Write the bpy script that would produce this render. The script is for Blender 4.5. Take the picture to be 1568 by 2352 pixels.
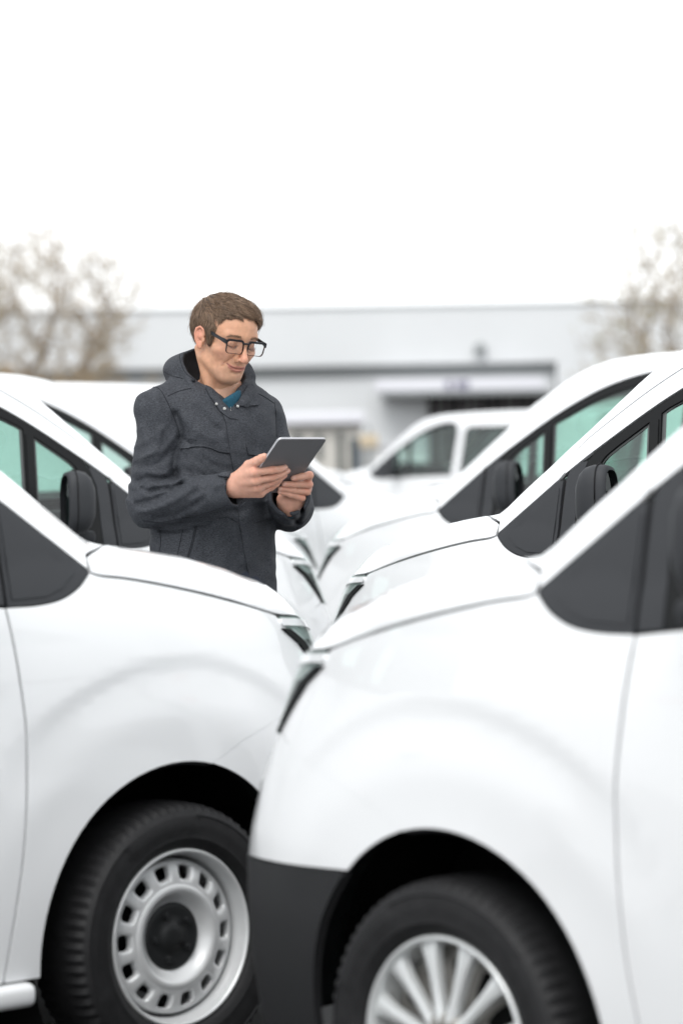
import bpy, bmesh, math, random
import numpy as np
from mathutils import Vector, Matrix
from mathutils.geometry import delaunay_2d_cdt
from mathutils.bvhtree import BVHTree

sc = bpy.context.scene
for o in list(bpy.data.objects):
    bpy.data.objects.remove(o)
C = sc.collection
R = math.radians
rng = np.random.default_rng(7)

# ---------------------------------------------------------------- camera
FPX, HC, PITCH, ROLL = 7500.0, 1.443, R(1.08), R(1.01)      # focal length in 1568-wide pixels, eye height, tilt
cam_d = bpy.data.cameras.new('camera')
cam = bpy.data.objects.new('camera', cam_d)
C.objects.link(cam)
cam_d.sensor_fit = 'VERTICAL'
cam_d.sensor_height = 36.0
cam_d.lens = FPX / 2352 * 36.0
cam_d.clip_end = 3000
cam_d.clip_start = 0.05
cam.matrix_world = (Matrix.Translation((0, 0, HC)) @ Matrix.Rotation(math.pi / 2 - PITCH, 4, 'X')
                    @ Matrix.Rotation(-ROLL, 4, 'Z'))
cam_d.dof.use_dof = True
cam_d.dof.focus_distance = 9.35
cam_d.dof.aperture_fstop = 2.7
sc.camera = cam
sc.render.resolution_x, sc.render.resolution_y = 682, 1024

# ---------------------------------------------------------------- sky, sun, exposure
world = bpy.data.worlds.new('World')
sc.world = world
world.use_nodes = True
wn = world.node_tree
for n in list(wn.nodes):
    wn.nodes.remove(n)
sky = wn.nodes.new('ShaderNodeTexSky')
sky.sky_type = 'NISHITA'
sky.sun_disc = False
sky.sun_elevation = R(52)
sky.sun_rotation = R(195)
sky.air_density = 1.0
sky.dust_density = 1.0
sky.ozone_density = 1.0
hs = wn.nodes.new('ShaderNodeHueSaturation')          # overcast: the cloud layer takes the blue out of the sky
hs.inputs['Saturation'].default_value = 0.10
bg = wn.nodes.new('ShaderNodeBackground')
bg.inputs['Strength'].default_value = 0.15
wo = wn.nodes.new('ShaderNodeOutputWorld')
wn.links.new(sky.outputs[0], hs.inputs['Color'])
deck = wn.nodes.new('ShaderNodeMix')                  # an even, bright cloud deck in front of most of it
deck.data_type = 'RGBA'
deck.inputs['Factor'].default_value = .70
deck.inputs['B'].default_value = (4.75, 4.9, 5.0, 1)
wn.links.new(hs.outputs[0], deck.inputs['A'])
wn.links.new(deck.outputs['Result'], bg.inputs['Color'])
wn.links.new(bg.outputs[0], wo.inputs['Surface'])
sun_d = bpy.data.lights.new('sun', 'SUN')
sun_d.energy = 0.9
sun_d.angle = R(35)
sun_d.color = (1.0, 0.98, 0.95)
sun = bpy.data.objects.new('sun', sun_d)
C.objects.link(sun)
sun.rotation_euler = (R(38), 0, R(-15))
sc.view_settings.view_transform = 'Standard'
sc.view_settings.look = 'None'
sc.view_settings.gamma = 1.0
sc.view_settings.use_curve_mapping = False
sc.view_settings.exposure = 1.05
sc.render.engine = 'CYCLES'
sc.cycles.use_denoising = True
sc.cycles.max_bounces = 8
sc.cycles.transparent_max_bounces = 16
sc.cycles.caustics_reflective = False
sc.cycles.caustics_refractive = False


def at(px, py, Y):
    """Point of the place seen at pixel (px, py) of the 1568 x 2352 view, at distance Y along the ground."""
    u, v = px - 784.0, py - 1176.0
    c, s = math.cos(ROLL), math.sin(ROLL)
    a, b = c * u - s * v, s * u + c * v
    x, z = a / FPX, -b / FPX
    dy = math.cos(PITCH) + z * math.sin(PITCH)
    dz = -math.sin(PITCH) + z * math.cos(PITCH)
    k = Y / dy
    return np.array((x * k, Y, HC + dz * k))


# ---------------------------------------------------------------- materials
def mat(name, col=(.8, .8, .8), rough=.5, metal=0.0, coat=0.0, spec=.5, noise=None, bump=None, coat_rough=.05):
    m = bpy.data.materials.new(name)
    m.use_nodes = True
    nt = m.node_tree
    b = nt.nodes['Principled BSDF']
    b.inputs['Base Color'].default_value = (*col, 1)
    b.inputs['Roughness'].default_value = rough
    b.inputs['Metallic'].default_value = metal
    b.inputs['Coat Weight'].default_value = coat
    b.inputs['Coat Roughness'].default_value = coat_rough
    b.inputs['Specular IOR Level'].default_value = spec
    tc = nt.nodes.new('ShaderNodeTexCoord')
    if noise:                                      # (scale, amount): base colour varies by that share
        n = nt.nodes.new('ShaderNodeTexNoise')
        n.inputs['Scale'].default_value = noise[0]
        n.inputs['Detail'].default_value = 5
        r = nt.nodes.new('ShaderNodeMapRange')
        r.inputs['From Min'].default_value = .3
        r.inputs['From Max'].default_value = .7
        r.inputs['To Min'].default_value = 1 - noise[1]
        r.inputs['To Max'].default_value = 1 + noise[1]
        mx = nt.nodes.new('ShaderNodeVectorMath')
        mx.operation = 'SCALE'
        mx.inputs[0].default_value = col
        nt.links.new(tc.outputs['Object'], n.inputs['Vector'])
        nt.links.new(n.outputs['Fac'], r.inputs['Value'])
        nt.links.new(r.outputs[0], mx.inputs['Scale'])
        nt.links.new(mx.outputs[0], b.inputs['Base Color'])
    if bump:                                       # (scale, strength, distance)
        n2 = nt.nodes.new('ShaderNodeTexNoise')
        n2.inputs['Scale'].default_value = bump[0]
        n2.inputs['Detail'].default_value = 6
        bp = nt.nodes.new('ShaderNodeBump')
        bp.inputs['Strength'].default_value = bump[1]
        bp.inputs['Distance'].default_value = bump[2]
        nt.links.new(tc.outputs['Object'], n2.inputs['Vector'])
        nt.links.new(n2.outputs['Fac'], bp.inputs['Height'])
        nt.links.new(bp.outputs[0], b.inputs['Normal'])
    return m


def glass_mat(name, tint, refl=.06, rough=.0, power=5.0):
    """Thin pane: tinted see-through with a grazing-angle reflection."""
    m = bpy.data.materials.new(name)
    m.use_nodes = True
    nt = m.node_tree
    nt.nodes.remove(nt.nodes['Principled BSDF'])
    t = nt.nodes.new('ShaderNodeBsdfTransparent')
    t.inputs[0].default_value = (*tint, 1)
    g = nt.nodes.new('ShaderNodeBsdfGlossy')
    g.inputs['Roughness'].default_value = rough
    g.inputs['Color'].default_value = (1, 1, 1, 1)
    lw = nt.nodes.new('ShaderNodeLayerWeight')
    lw.inputs['Blend'].default_value = .5
    pw = nt.nodes.new('ShaderNodeMath')
    pw.operation = 'POWER'
    pw.inputs[1].default_value = power
    ad = nt.nodes.new('ShaderNodeMath')
    ad.operation = 'MULTIPLY_ADD'
    ad.inputs[1].default_value = 1 - refl
    ad.inputs[2].default_value = refl
    mx = nt.nodes.new('ShaderNodeMixShader')
    nt.links.new(lw.outputs['Facing'], pw.inputs[0])
    nt.links.new(pw.outputs[0], ad.inputs[0])
    nt.links.new(ad.outputs[0], mx.inputs[0])
    nt.links.new(t.outputs[0], mx.inputs[1])
    nt.links.new(g.outputs[0], mx.inputs[2])
    nt.links.new(mx.outputs[0], nt.nodes['Material Output'].inputs['Surface'])
    return m


M = {}
M['paint'] = mat('white_paint', (.80, .81, .82), .30, coat=1.0, noise=(1.3, .008))
M['trim'] = mat('black_plastic', (.032, .034, .038), .62, spec=.35, bump=(900, .15, .0006))
M['clad'] = mat('bumper_plastic', (.015, .0155, .017), .6, spec=.3, bump=(700, .2, .0008))
M['rubber'] = mat('rubber_seal', (.012, .012, .013), .75, spec=.2)
M['framegrey'] = mat('window_border_grey', (.085, .09, .09), .5)
M['frame'] = mat('window_frame_black', (.007, .0075, .008), .4, spec=.18)
M['void'] = mat('wheel_arch_black', (.006, .006, .006), .95, spec=.05)
M['tyre'] = mat('tyre_rubber', (.013, .013, .014), .62, spec=.28, noise=(30, .2), bump=(160, .25, .002))
M['steel'] = mat('silver_wheel_paint', (.66, .67, .675), .38, metal=.25, coat=.2, noise=(8, .04))
M['alloy'] = mat('alloy_wheel_paint', (.74, .76, .76), .3, metal=.45, coat=.4, noise=(8, .03))
M['alloy_dark'] = mat('alloy_pocket', (.30, .29, .27), .5, metal=.5)
M['cap'] = mat('hub_cap_black', (.012, .013, .014), .55, spec=.4)
M['chrome'] = mat('chrome', (.85, .86, .87), .08, metal=1.0)
M['reflector'] = mat('lamp_reflector', (.25, .28, .275), .4, metal=.3)
M['lampgrey'] = mat('lamp_grey', (.50, .52, .54), .35)
M['lamphouse'] = mat('lamp_housing', (.035, .042, .042), .5, spec=.3)
M['lampblack'] = mat('lamp_edge_black', (.006, .0065, .007), .6, spec=.12)
M['interior'] = mat('interior_dark', (.035, .036, .04), .8, noise=(40, .15))
M['headliner'] = mat('headliner_grey', (.34, .35, .35), .9)
M['glass'] = glass_mat('green_glass', (.70, .86, .81))
M['windshield'] = glass_mat('windshield_glass', (.78, .89, .85))
M['lens'] = glass_mat('clear_lens', (.90, .95, .93), .02, power=7.0)
M['mirror'] = mat('mirror_glass', (.8, .85, .84), .02, metal=1.0)
M['amber'] = mat('amber_lamp', (.7, .25, .03), .3)
M['red'] = mat('red_lamp', (.45, .02, .02), .25, coat=.5)


# ---------------------------------------------------------------- object helpers
def link(o, parent=None):
    C.objects.link(o)
    if parent is not None:
        o.parent = parent
    return o


def mesh(name, V, Fc, mats, parent=None, mi=None, normals=None, smooth=True):
    me = bpy.data.meshes.new(name)
    me.from_pydata([tuple(map(float, v)) for v in V], [], [tuple(int(i) for i in f) for f in Fc])
    for m in (mats if isinstance(mats, (list, tuple)) else [mats]):
        me.materials.append(m)
    if mi is not None:
        me.polygons.foreach_set('material_index', np.asarray(mi, np.int32))
    if smooth:
        me.polygons.foreach_set('use_smooth', np.ones(len(me.polygons), bool))
    me.update()
    if normals is not None:
        me.normals_split_custom_set_from_vertices([tuple(n) for n in normals])
    o = bpy.data.objects.new(name, me)
    return link(o, parent)


def thing(name, label, cat, loc=(0, 0, 0), rz=0, group=None):
    o = bpy.data.objects.new(name, None)
    o.empty_display_size = .3
    link(o)
    o.location = loc
    o.rotation_euler = (0, 0, rz)
    o['label'] = label
    o['category'] = cat
    if group:
        o['group'] = group
    return o


def tag(o, label=None, cat=None, group=None, kind=None):
    if label: o['label'] = label
    if cat: o['category'] = cat
    if group: o['group'] = group
    if kind: o['kind'] = kind
    return o


def copy_tree(o, parent=None):
    c = o.copy()
    C.objects.link(c)
    if parent is not None:
        c.parent = parent
    for ch in list(o.children):
        copy_tree(ch, c)
    return c


def bm_obj(name, bm, mats, parent=None, smooth=False, bevel=0, seg=2):
    if bevel:
        bmesh.ops.bevel(bm, geom=list(bm.edges), offset=bevel, segments=seg, affect='EDGES', profile=.5)
    me = bpy.data.meshes.new(name)
    bmesh.ops.recalc_face_normals(bm, faces=bm.faces)
    bm.to_mesh(me)
    bm.free()
    for m in (mats if isinstance(mats, (list, tuple)) else [mats]):
        me.materials.append(m)
    if smooth:
        me.polygons.foreach_set('use_smooth', np.ones(len(me.polygons), bool))
        me.set_sharp_from_angle(angle=R(40))
    return link(bpy.data.objects.new(name, me), parent)


def box_bm(bm, c, s, rot=None):
    mtx = Matrix.Translation(c) @ (rot.to_4x4() if rot else Matrix()) @ Matrix.Diagonal((*s, 1))
    bmesh.ops.create_cube(bm, size=1.0, matrix=mtx)


def box(name, c, s, m, parent=None, bevel=0, rot=None):
    bm = bmesh.new()
    box_bm(bm, c, s, rot)
    return bm_obj(name, bm, m, parent, bevel=bevel, smooth=bevel > 0)


def lathe(name, prof, m, parent=None, seg=64, axis='y', close=False):
    """Surface of revolution about y: prof is a list of (radius, y)."""
    n = len(prof)
    V, Fc = [], []
    for i in range(seg):
        a = 2 * math.pi * i / seg
        for r, y in prof:
            V.append((r * math.cos(a), y, r * math.sin(a)))
    for i in range(seg):
        j = (i + 1) % seg
        for k in range(n - 1 if not close else n):
            l = (k + 1) % n
            Fc.append((i * n + k, j * n + k, j * n + l, i * n + l))
    return mesh(name, V, Fc, m, parent)


def tube(P, r, seg=6, caps=True):
    """Verts and faces of a round tube along points P with radius r (number or list)."""
    P = np.asarray(P, float)
    n = len(P)
    rr = np.broadcast_to(np.asarray(r, float), (n,))
    T = np.gradient(P, axis=0)
    T /= np.linalg.norm(T, axis=1)[:, None] + 1e-12
    up = np.array((0, 0, 1.0)) if abs(T[0, 2]) < .9 else np.array((1.0, 0, 0))
    V, Fc = [], []
    for i in range(n):
        s = np.cross(T[i], up)
        s /= np.linalg.norm(s) + 1e-12
        w = np.cross(s, T[i])
        up = w
        for k in range(seg):
            a = 2 * math.pi * k / seg
            V.append(P[i] + rr[i] * (math.cos(a) * s + math.sin(a) * w))
    for i in range(n - 1):
        for k in range(seg):
            l = (k + 1) % seg
            Fc.append((i * seg + k, i * seg + l, (i + 1) * seg + l, (i + 1) * seg + k))
    if caps:
        Fc.append(tuple(range(seg))[::-1])
        Fc.append(tuple((n - 1) * seg + k for k in range(seg)))
    return V, Fc


def tubes(name, paths, m, parent=None, seg=6):
    V, Fc = [], []
    for P, r in paths:
        v, f = tube(P, r, seg)
        k = len(V)
        V += v
        Fc += [tuple(i + k for i in q) for q in f]
    return mesh(name, V, Fc, m, parent)


def inside(pts, poly):
    x, y = pts[:, 0], pts[:, 1]
    c = np.zeros(len(pts), bool)
    n = len(poly)
    for i in range(n):
        (x1, y1), (x2, y2) = poly[i], poly[(i + 1) % n]
        if y1 == y2:
            continue
        c ^= ((y1 > y) != (y2 > y)) & (x < (x2 - x1) * (y - y1) / (y2 - y1) + x1)
    return c


def dense(poly, step, closed=True):
    out = []
    n = len(poly)
    for i in range(n if closed else n - 1):
        a, b = np.asarray(poly[i], float), np.asarray(poly[(i + 1) % n], float)
        k = max(1, int(math.ceil(np.linalg.norm(b - a) / step)))
        for t in range(k):
            out.append(a + (b - a) * t / k)
    if not closed:
        out.append(np.asarray(poly[-1], float))
    return np.array(out)


def smooth_line(pts, n=8):
    """Catmull-Rom through the points (open)."""
    P = np.asarray(pts, float)
    Q = np.vstack([2 * P[0] - P[1], P, 2 * P[-1] - P[-2]])
    out = []
    for i in range(1, len(Q) - 2):
        p0, p1, p2, p3 = Q[i - 1:i + 3]
        for t in np.linspace(0, 1, n, endpoint=False):
            out.append(.5 * (2 * p1 + (p2 - p0) * t + (2 * p0 - 5 * p1 + 4 * p2 - p3) * t * t
                             + (3 * p1 - p0 - 3 * p2 + p3) * t ** 3))
    out.append(P[-1])
    return [tuple(p) for p in out]


def fill(poly, step, holes=()):
    """2-D points and triangles that fill a polygon with an even grid."""
    B = dense(poly, step)
    loops = [B] + [dense(h, step) for h in holes]
    lo, hi = B.min(0), B.max(0)
    gx = np.arange(lo[0] + step * .5, hi[0], step)
    gy = np.arange(lo[1] + step * .5, hi[1], step)
    G = np.array(np.meshgrid(gx, gy)).reshape(2, -1).T
    G = G[inside(G, B)]
    for h in loops[1:]:
        G = G[~inside(G, h)]
    allB = np.vstack(loops)
    if len(G):
        keep = np.ones(len(G), bool)
        for i in range(0, len(G), 2000):
            d = np.linalg.norm(G[i:i + 2000, None] - allB[None], axis=2).min(1)
            keep[i:i + 2000] = d > step * .55
        G = G[keep]
    V = np.vstack([allB, G]) if len(G) else allB
    E, k = [], 0
    for L in loops:
        n = len(L)
        E += [(k + i, k + (i + 1) % n) for i in range(n)]
        k += n
    v, e, f, ov, oe, of = delaunay_2d_cdt([Vector(p) for p in V], E, [], 0, 1e-7)
    V = np.array([tuple(p) for p in v])
    T = np.array([t for t in f if len(t) == 3])
    cen = V[T].mean(1)
    ok = inside(cen, B)
    for h in loops[1:]:
        ok &= ~inside(cen, h)
    T = T[ok]
    a = V[T]
    ar = (a[:, 1, 0] - a[:, 0, 0]) * (a[:, 2, 1] - a[:, 0, 1]) - (a[:, 1, 1] - a[:, 0, 1]) * (a[:, 2, 0] - a[:, 0, 0])
    T[ar < 0] = T[ar < 0][:, ::-1]
    return V, T
# ---------------------------------------------------------------- the van: one smooth body form, cut into its panels
# van axes: x forward from the front axle, y to its left, z up
def smax(a, b, k):
    h = np.clip(.5 + .5 * (a - b) / k, 0, 1)
    return b + (a - b) * h + k * h * (1 - h)


def smin(a, b, k):
    return -smax(-a, -b, k)


def sstep(a, b, x):
    t = np.clip((x - a) / (b - a), 0, 1)
    return t * t * (3 - 2 * t)


WZ = .314                                            # wheel centre height
ARCH = .412


def f_side(x, z):
    b = .914 - .055 * ((z - .72) / .6) ** 2 * (z < 1.2) - .055 * (.48 / .6) ** 2 * (z >= 1.2)
    q = (z - 1.14) / .05
    b = b - .285 * .05 * np.log1p(np.exp(np.clip(q, -30, 30)))
    t = np.clip((x + .3) / 1.2, 0, 1.3)
    p = np.clip(2.05 + (1.04 - z) * 2.4, 1.95, 3.3)
    b = b - np.interp(z, [.66, .95], [.305, .36]) * t ** p
    # pressed ring above the wheel, then the flare down to the arch lip
    for xc, kx in ((0.0, 1.08), (-2.785, 1.08)):
        r = np.sqrt(((x - xc) / kx) ** 2 + (z - WZ) ** 2)
        up = sstep(.12, .34, z - WZ) * sstep(1.16, 1.02, z)
        fade = sstep(.62, .36, np.abs(x - xc)) if xc == 0 else sstep(.66, .40, np.abs(x - xc))
        b = b - .0054 * sstep(.668, .618, r) * up * fade + .004 * sstep(.61, .50, r) * up - .0035 * sstep(.56, .43, r) * up
    b = b - .006 * sstep(.02, .0, np.abs(z - .52)) * sstep(-.6, -.8, x) * sstep(-2.2, -2.0, x)
    rear = np.clip((-2.9 - x) / .6, 0, 1)
    return b - .03 * rear ** 2


HX = np.array([-.6, -.2, 0, .15, .3, .45, .55, .63, .70, .76, .81, .86, .95])
HZ = np.array([1.262, 1.248, 1.240, 1.230, 1.206, 1.172, 1.142, 1.108, 1.065, 1.01, .945, .86, .62])


def f_top(x, y):
    ay = np.abs(y)
    hood = np.interp(x, HX, HZ) - np.interp(x, [-.1, .1, .4], [.012, .030, .055]) * (ay / .75) ** 2
    xb = .04 - .22 * (ay / .75) ** 2
    ws = 1.258 + (xb - x) * .735
    roof = 1.862 - .03 * (np.clip(x + 1.9, 0, 9) / 1.2) ** 2 - .02 * np.clip(-x - 2.4, 0, 9) ** 2 - .05 * (ay / .7) ** 2
    return smax(hood, smin(ws, roof, .16), .02)


NZ = np.array([.1, .25, .4, .6, .75, .85, .95, 1.03, 1.1, 1.3])
NX = np.array([.76, .88, .918, .915, .885, .845, .815, .775, .72, .52])


def f_nose(y, z):
    return np.interp(z, NZ, NX) - np.interp(z, [.62, .80, .95], [.115, .145, .17]) * (np.abs(y) / .7) ** 2.4


def F(x, y, z):
    a = smax(np.abs(y) - f_side(x, z), z - f_top(x, y), np.interp(x, [-.45, -.15, .3, .45], [.10, .075, .08, .10]))
    a = smax(a, x - f_nose(y, z), .10)
    return smax(a, -3.47 - x, .08)


def solve(O, D, t0, t1):
    """Distance along rays O + t D where the body form is left (F from below to above zero)."""
    lo = np.full(len(O), t0, float)
    hi = np.full(len(O), t1, float)
    for _ in range(42):
        m = .5 * (lo + hi)
        P = O + D * m[:, None]
        ins = F(P[:, 0], P[:, 1], P[:, 2]) < 0
        lo = np.where(ins, m, lo)
        hi = np.where(ins, hi, m)
    return O + D * (.5 * (lo + hi))[:, None]


def grad(P, e=.004):
    g = np.empty_like(P)
    for i in range(3):
        d = np.zeros(3)
        d[i] = e
        g[:, i] = F(*(P + d).T) - F(*(P - d).T)
    return g / (np.linalg.norm(g, axis=1)[:, None] + 1e-12)


def map_side(q):
    O = np.column_stack([q[:, 0], np.full(len(q), .2), q[:, 1]])
    return solve(O, np.tile((0., 1., 0.), (len(q), 1)), 0, 1.0)


def map_top(q):
    O = np.column_stack([q[:, 0], q[:, 1], np.full(len(q), .7)])
    return solve(O, np.tile((0., 0., 1.), (len(q), 1)), 0, 1.4)


AXX = .1


def map_nose(q):                                     # q = (angle about a vertical axis, height)
    D = np.column_stack([np.cos(q[:, 0]), np.sin(q[:, 0]), np.zeros(len(q))])
    O = np.column_stack([np.full(len(q), AXX), np.zeros(len(q)), q[:, 1]])
    return solve(O, D, .1, 1.3)


def map_tail(q):                                     # q = (y, z)
    O = np.column_stack([np.full(len(q), -3.0), q[:, 0], q[:, 1]])
    return solve(O, np.tile((-1., 0., 0.), (len(q), 1)), 0, .8)


def s2n(pts):
    """Side points (x, z) as nose coordinates (angle, z)."""
    P = map_side(np.asarray(pts, float))
    return [(math.atan2(p[1], p[0] - AXX), p[2]) for p in P]


def s2t(pts):
    P = map_side(np.asarray(pts, float))
    return [(p[0], p[1]) for p in P]


PARTS = []                                           # (name, mesh, parent key) collected for the van


def panel(name, poly, mapper, m, parent, step=.03, off=0., skirt=.012, holes=(), mirror=True, flange=.008, scale2=(1, 1), label=None):
    poly = [(p[0] * scale2[0], p[1] * scale2[1]) for p in poly]
    V2, T = fill(poly, step, [[(p[0] * scale2[0], p[1] * scale2[1]) for p in h] for h in holes])
    V2 = V2 / np.array(scale2)
    P = mapper(V2)
    Nn = grad(P)
    P = P + Nn * off
    # wind the faces outwards
    a = P[T]
    fn = np.cross(a[:, 1] - a[:, 0], a[:, 2] - a[:, 0])
    if (fn * Nn[T[:, 0]]).sum() < 0:
        T = T[:, ::-1]
    Fc = [tuple(t) for t in T]
    mi = [0] * len(Fc)
    V = list(P)
    NN = list(Nn)
    if skirt:
        cnt = {}
        for t in T:
            for i in range(3):
                e = (t[i], t[(i + 1) % 3])
                cnt[e] = cnt.get(e, 0) + 1
        bd = [e for e in cnt if (e[1], e[0]) not in cnt]
        ids = {}
        outw = {}
        for i, j in bd:
            d = np.cross(P[j] - P[i], Nn[i])
            d /= np.linalg.norm(d) + 1e-12
            outw[i] = outw.get(i, 0) + d
            outw[j] = outw.get(j, 0) + d
        for i in outw:
            o = outw[i] / (np.linalg.norm(outw[i]) + 1e-12)
            k = len(V)
            V += [P[i], P[i] - Nn[i] * skirt, P[i] - Nn[i] * skirt, P[i] - Nn[i] * skirt + o * flange]
            NN += [o, o, Nn[i], Nn[i]]
            ids[i] = k
        for i, j in bd:
            a_, b_ = ids[i], ids[j]
            Fc.append((b_, a_, a_ + 1, b_ + 1))
            mi.append(0)
            if flange:
                Fc.append((b_ + 2, a_ + 2, a_ + 3, b_ + 3))
                mi.append(1)
    res = []
    o = mesh(name, V, Fc, [m, M['rubber']], parent, mi, NN)
    res.append(o)
    if mirror:
        V2_ = [(v[0], -v[1], v[2]) for v in V]
        N2_ = [(v[0], -v[1], v[2]) for v in NN]
        o2 = mesh(name, V2_, [f[::-1] for f in Fc], [m, M['rubber']], parent, mi, N2_)
        res.append(o2)
    if label:
        for o in res:
            o['label'] = label
    return res if mirror else res[0]


def arc(cx, cz, r, a0, a1, n=24):
    return [(cx + r * math.cos(R(a)), cz + r * math.sin(R(a))) for a in np.linspace(a0, a1, n)]


GAP = .0035
A_TIP = (-.234, 1.178)
shut = smooth_line([(-.236, 1.176), (-.20, 1.166), (-.12, 1.156), (.02, 1.132), (.22, 1.092), (.415, 1.047)], 6)
trim_low = smooth_line([(-.236, 1.172), (-.275, 1.142), (-.33, 1.119), (-.40, 1.109), (-.484, 1.108)], 6)
trim_top = smooth_line([(-.236, 1.184), (-.35, 1.270), (-.466, 1.358), (-.60, 1.448), (-.83, 1.587), (-1.06, 1.690),
                        (-1.30, 1.748), (-1.56, 1.760)], 6)
door_front = smooth_line([(-.488, 1.104), (-.468, .95), (-.455, .78), (-.468, .56), (-.492, .40), (-.512, .27)], 6)
door_up = [(-.484, 1.108), (-.470, 1.345)]


def make_van(kind='panel', wheel='steel'):
    root = bpy.data.objects.new('parked_van', None)
    root.empty_display_size = .4
    link(root)
    pm = M['paint']
    a0 = math.degrees(math.asin((.27 - WZ) / ARCH))
    rear_arch_x = -2.785
    # --- fender: from the A-pillar tip along the bonnet line, lamp edge, bumper seam, arch, door line
    seam = [(.622, .864), (.50, .835), (.36, .800), (.22, .762), (.10, WZ + math.sqrt(ARCH ** 2 - .01) + .001)]
    fender = [(x, z - GAP) for x, z in shut] + [(.43, 1.035), (.50, .970), (.57, .908), (.618, .869)] \
        + seam[1:] + [(x, z) for x, z in arc(0, WZ, ARCH, 75, 180 - a0)][0:] \
        + [(x + GAP, z) for x, z in door_front[::-1]] + [(x, z - GAP) for x, z in trim_low[::-1]]
    panel('front_fender', fender, map_side, pm, root, .019)
    # --- upper bumper, wrapped round the nose
    arch_f = [p for p in arc(0, WZ, ARCH, 75, 48.5, 14)]
    zb = arch_f[-1][1]
    edge = s2n([(x - .0015, z + .0015) for x, z in seam] + arch_f[1:])
    te = edge[-1][0]
    zl = lambda t: zb - .042 * (math.cos(t) - math.cos(te))
    lo = [(t, zl(t)) for t in np.linspace(edge[-1][0], 0, 14)[1:]]
    lampb = [(R(53.0), .858), (R(46), .845), (R(40), .848), (R(34), .866), (R(28), .92), (R(26), .965)]
    top_mid = [(0, .965)]
    half = edge[::-1]
    right = list(half)                               # bottom of arch to seam top
    upper = right + lampb + top_mid
    bump_poly = upper + [(-t, z) for t, z in (right + lampb)[::-1]] + [(-t, z) for t, z in lo[:-1]] + [(t, z) for t, z in lo[::-1]]
    grille_hole = [(R(-27), .845), (R(-27), .70), (R(27), .70), (R(27), .845)]
    panel('front_bumper', bump_poly, map_nose, pm, root, .03, mirror=False, holes=[grille_hole], skirt=.004, flange=0, off=-.0006)
    panel('grille', [(t * .985, z) for t, z in grille_hole], map_nose, M['trim'], root, .05, off=-.02, mirror=False)
    # --- black lower bumper
    arch_l = arc(0, WZ, ARCH, 47.7, -8, 16)
    e2 = s2n(arch_l)
    lo2 = [(t, .235) for t in np.linspace(e2[-1][0], 0, 12)[1:]]
    e2 = e2 + [(e2[-1][0], .235)]
    clad = [(-t, z) for t, z in e2[::-1]] + [(t, zl(t) - .004) for t in np.linspace(-e2[0][0], e2[0][0], 24)[1:-1]] + e2 + lo2 + [(-t, z) for t, z in lo2[:-1][::-1]]
    panel('bumper_cladding', clad, map_nose, M['clad'], root, .04, mirror=False, off=.002)
    # --- headlamps
    lamp_top = smooth_line([(R(66.5), 1.040), (R(58), 1.030), (R(49), 1.010), (R(40), .992), (R(31), .975)], 5)
    rear_edge = s2n([(.428, 1.036), (.50, .970), (.57, .907), (.621, .862)])
    lampb2 = smooth_line([(R(53.0), .862), (R(46), .850), (R(40), .853), (R(34), .871), (R(29.5), .925)], 4)
    lamp = lamp_top[::-1] + rear_edge[1:] + lampb2[1:]
    hl = panel('headlamp', lamp, map_nose, M['lamphouse'], root, .03, off=-.075, skirt=0)
    lens = panel('lens', lamp, map_nose, M['lens'], root, .02, off=.005, skirt=.008, flange=.004)
    bar_top = [(t, z - .006) for t, z in lamp_top]  # white strip painted as the sky's reflection along the top of the lens
    bar = panel('painted_glint', [(t, z) for t, z in bar_top] + [(t, z - .017) for t, z in bar_top[::-1]], map_nose,
                M['paint'], root, .02, off=.0064, skirt=.008, flange=0)
    re2 = [(t, z - .026 if k == 0 else z) for k, (t, z) in enumerate(rear_edge)]
    def inset(deg, zs=0):
        return [(t - R(deg) * (1.0 if k < 2 else (.75 if k == 2 else .3)), z - (.004 if k == 0 else 0) + (.004 if k == 3 else 0)) for k, (t, z) in enumerate(re2)]
    frit = panel('lamp_edge', re2 + inset(2.9)[::-1], map_nose, M['lampblack'], root, .015, off=.0060, skirt=.008, flange=0)
    guide = panel('light_guide', inset(3.4) + inset(4.3)[::-1], map_nose, M['lampgrey'], root, .015, off=.001, skirt=.003, flange=0)
    refl = panel('reflector', lamp, map_nose, M['reflector'], root, .02, off=-.001, skirt=0)
    bowl = panel('projector', [(R(60.5), .980), (R(54.5), .972), (R(50.5), .895), (R(53.0), .884)], map_nose, M['lamphouse'], root, .015, off=.0006, skirt=.003, flange=0)
    for grp in (lens, bar, frit, guide, refl, bowl):
        for i, o in enumerate(grp):
            o.parent = hl[i]
    # --- bonnet
    edge_t = s2t([(x, z + GAP) for x, z in shut[1:]])
    fr = map_nose(np.array([(t, z + .006) for t, z in lamp_top[1:]]))
    fr = [(p[0], p[1]) for p in fr]
    mid = map_nose(np.array([(t, .975) for t in np.linspace(R(26), 0, 6)]))
    mid = [(p[0] - .004, p[1]) for p in mid]
    cowl = smooth_line([(.075, 0), (.06, .25), (.01, .50), (-.055, .70)], 5)
    gapl = smooth_line([(-.055, .70), (-.10, .765), (-.165, .815), (-.222, .846)], 4)
    halfh = cowl + gapl[1:] + edge_t[1:] + fr + mid
    hood = halfh[:-1] + [(mid[-1][0], 0)] + [(x, -y) for x, y in halfh[1:-1][::-1]]
    panel('bonnet', hood, map_top, pm, root, .03, mirror=False, skirt=.014)
    # --- black trim ahead of the door, door sail and window frame, glass
    tt = [(x, z - GAP) for x, z in trim_top]
    tri = [(x, z) for x, z in trim_low] + [(door_up[1][0] + .003, door_up[1][1] - .004)] + [p for p in tt if p[0] > -.455][::-1]
    tri = [(p[0] + (.002 if p[0] < -.45 else 0), p[1]) for p in tri]
    tp = panel('trim_triangle', tri, map_side, M['trim'], root, .03, skirt=.008)
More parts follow.
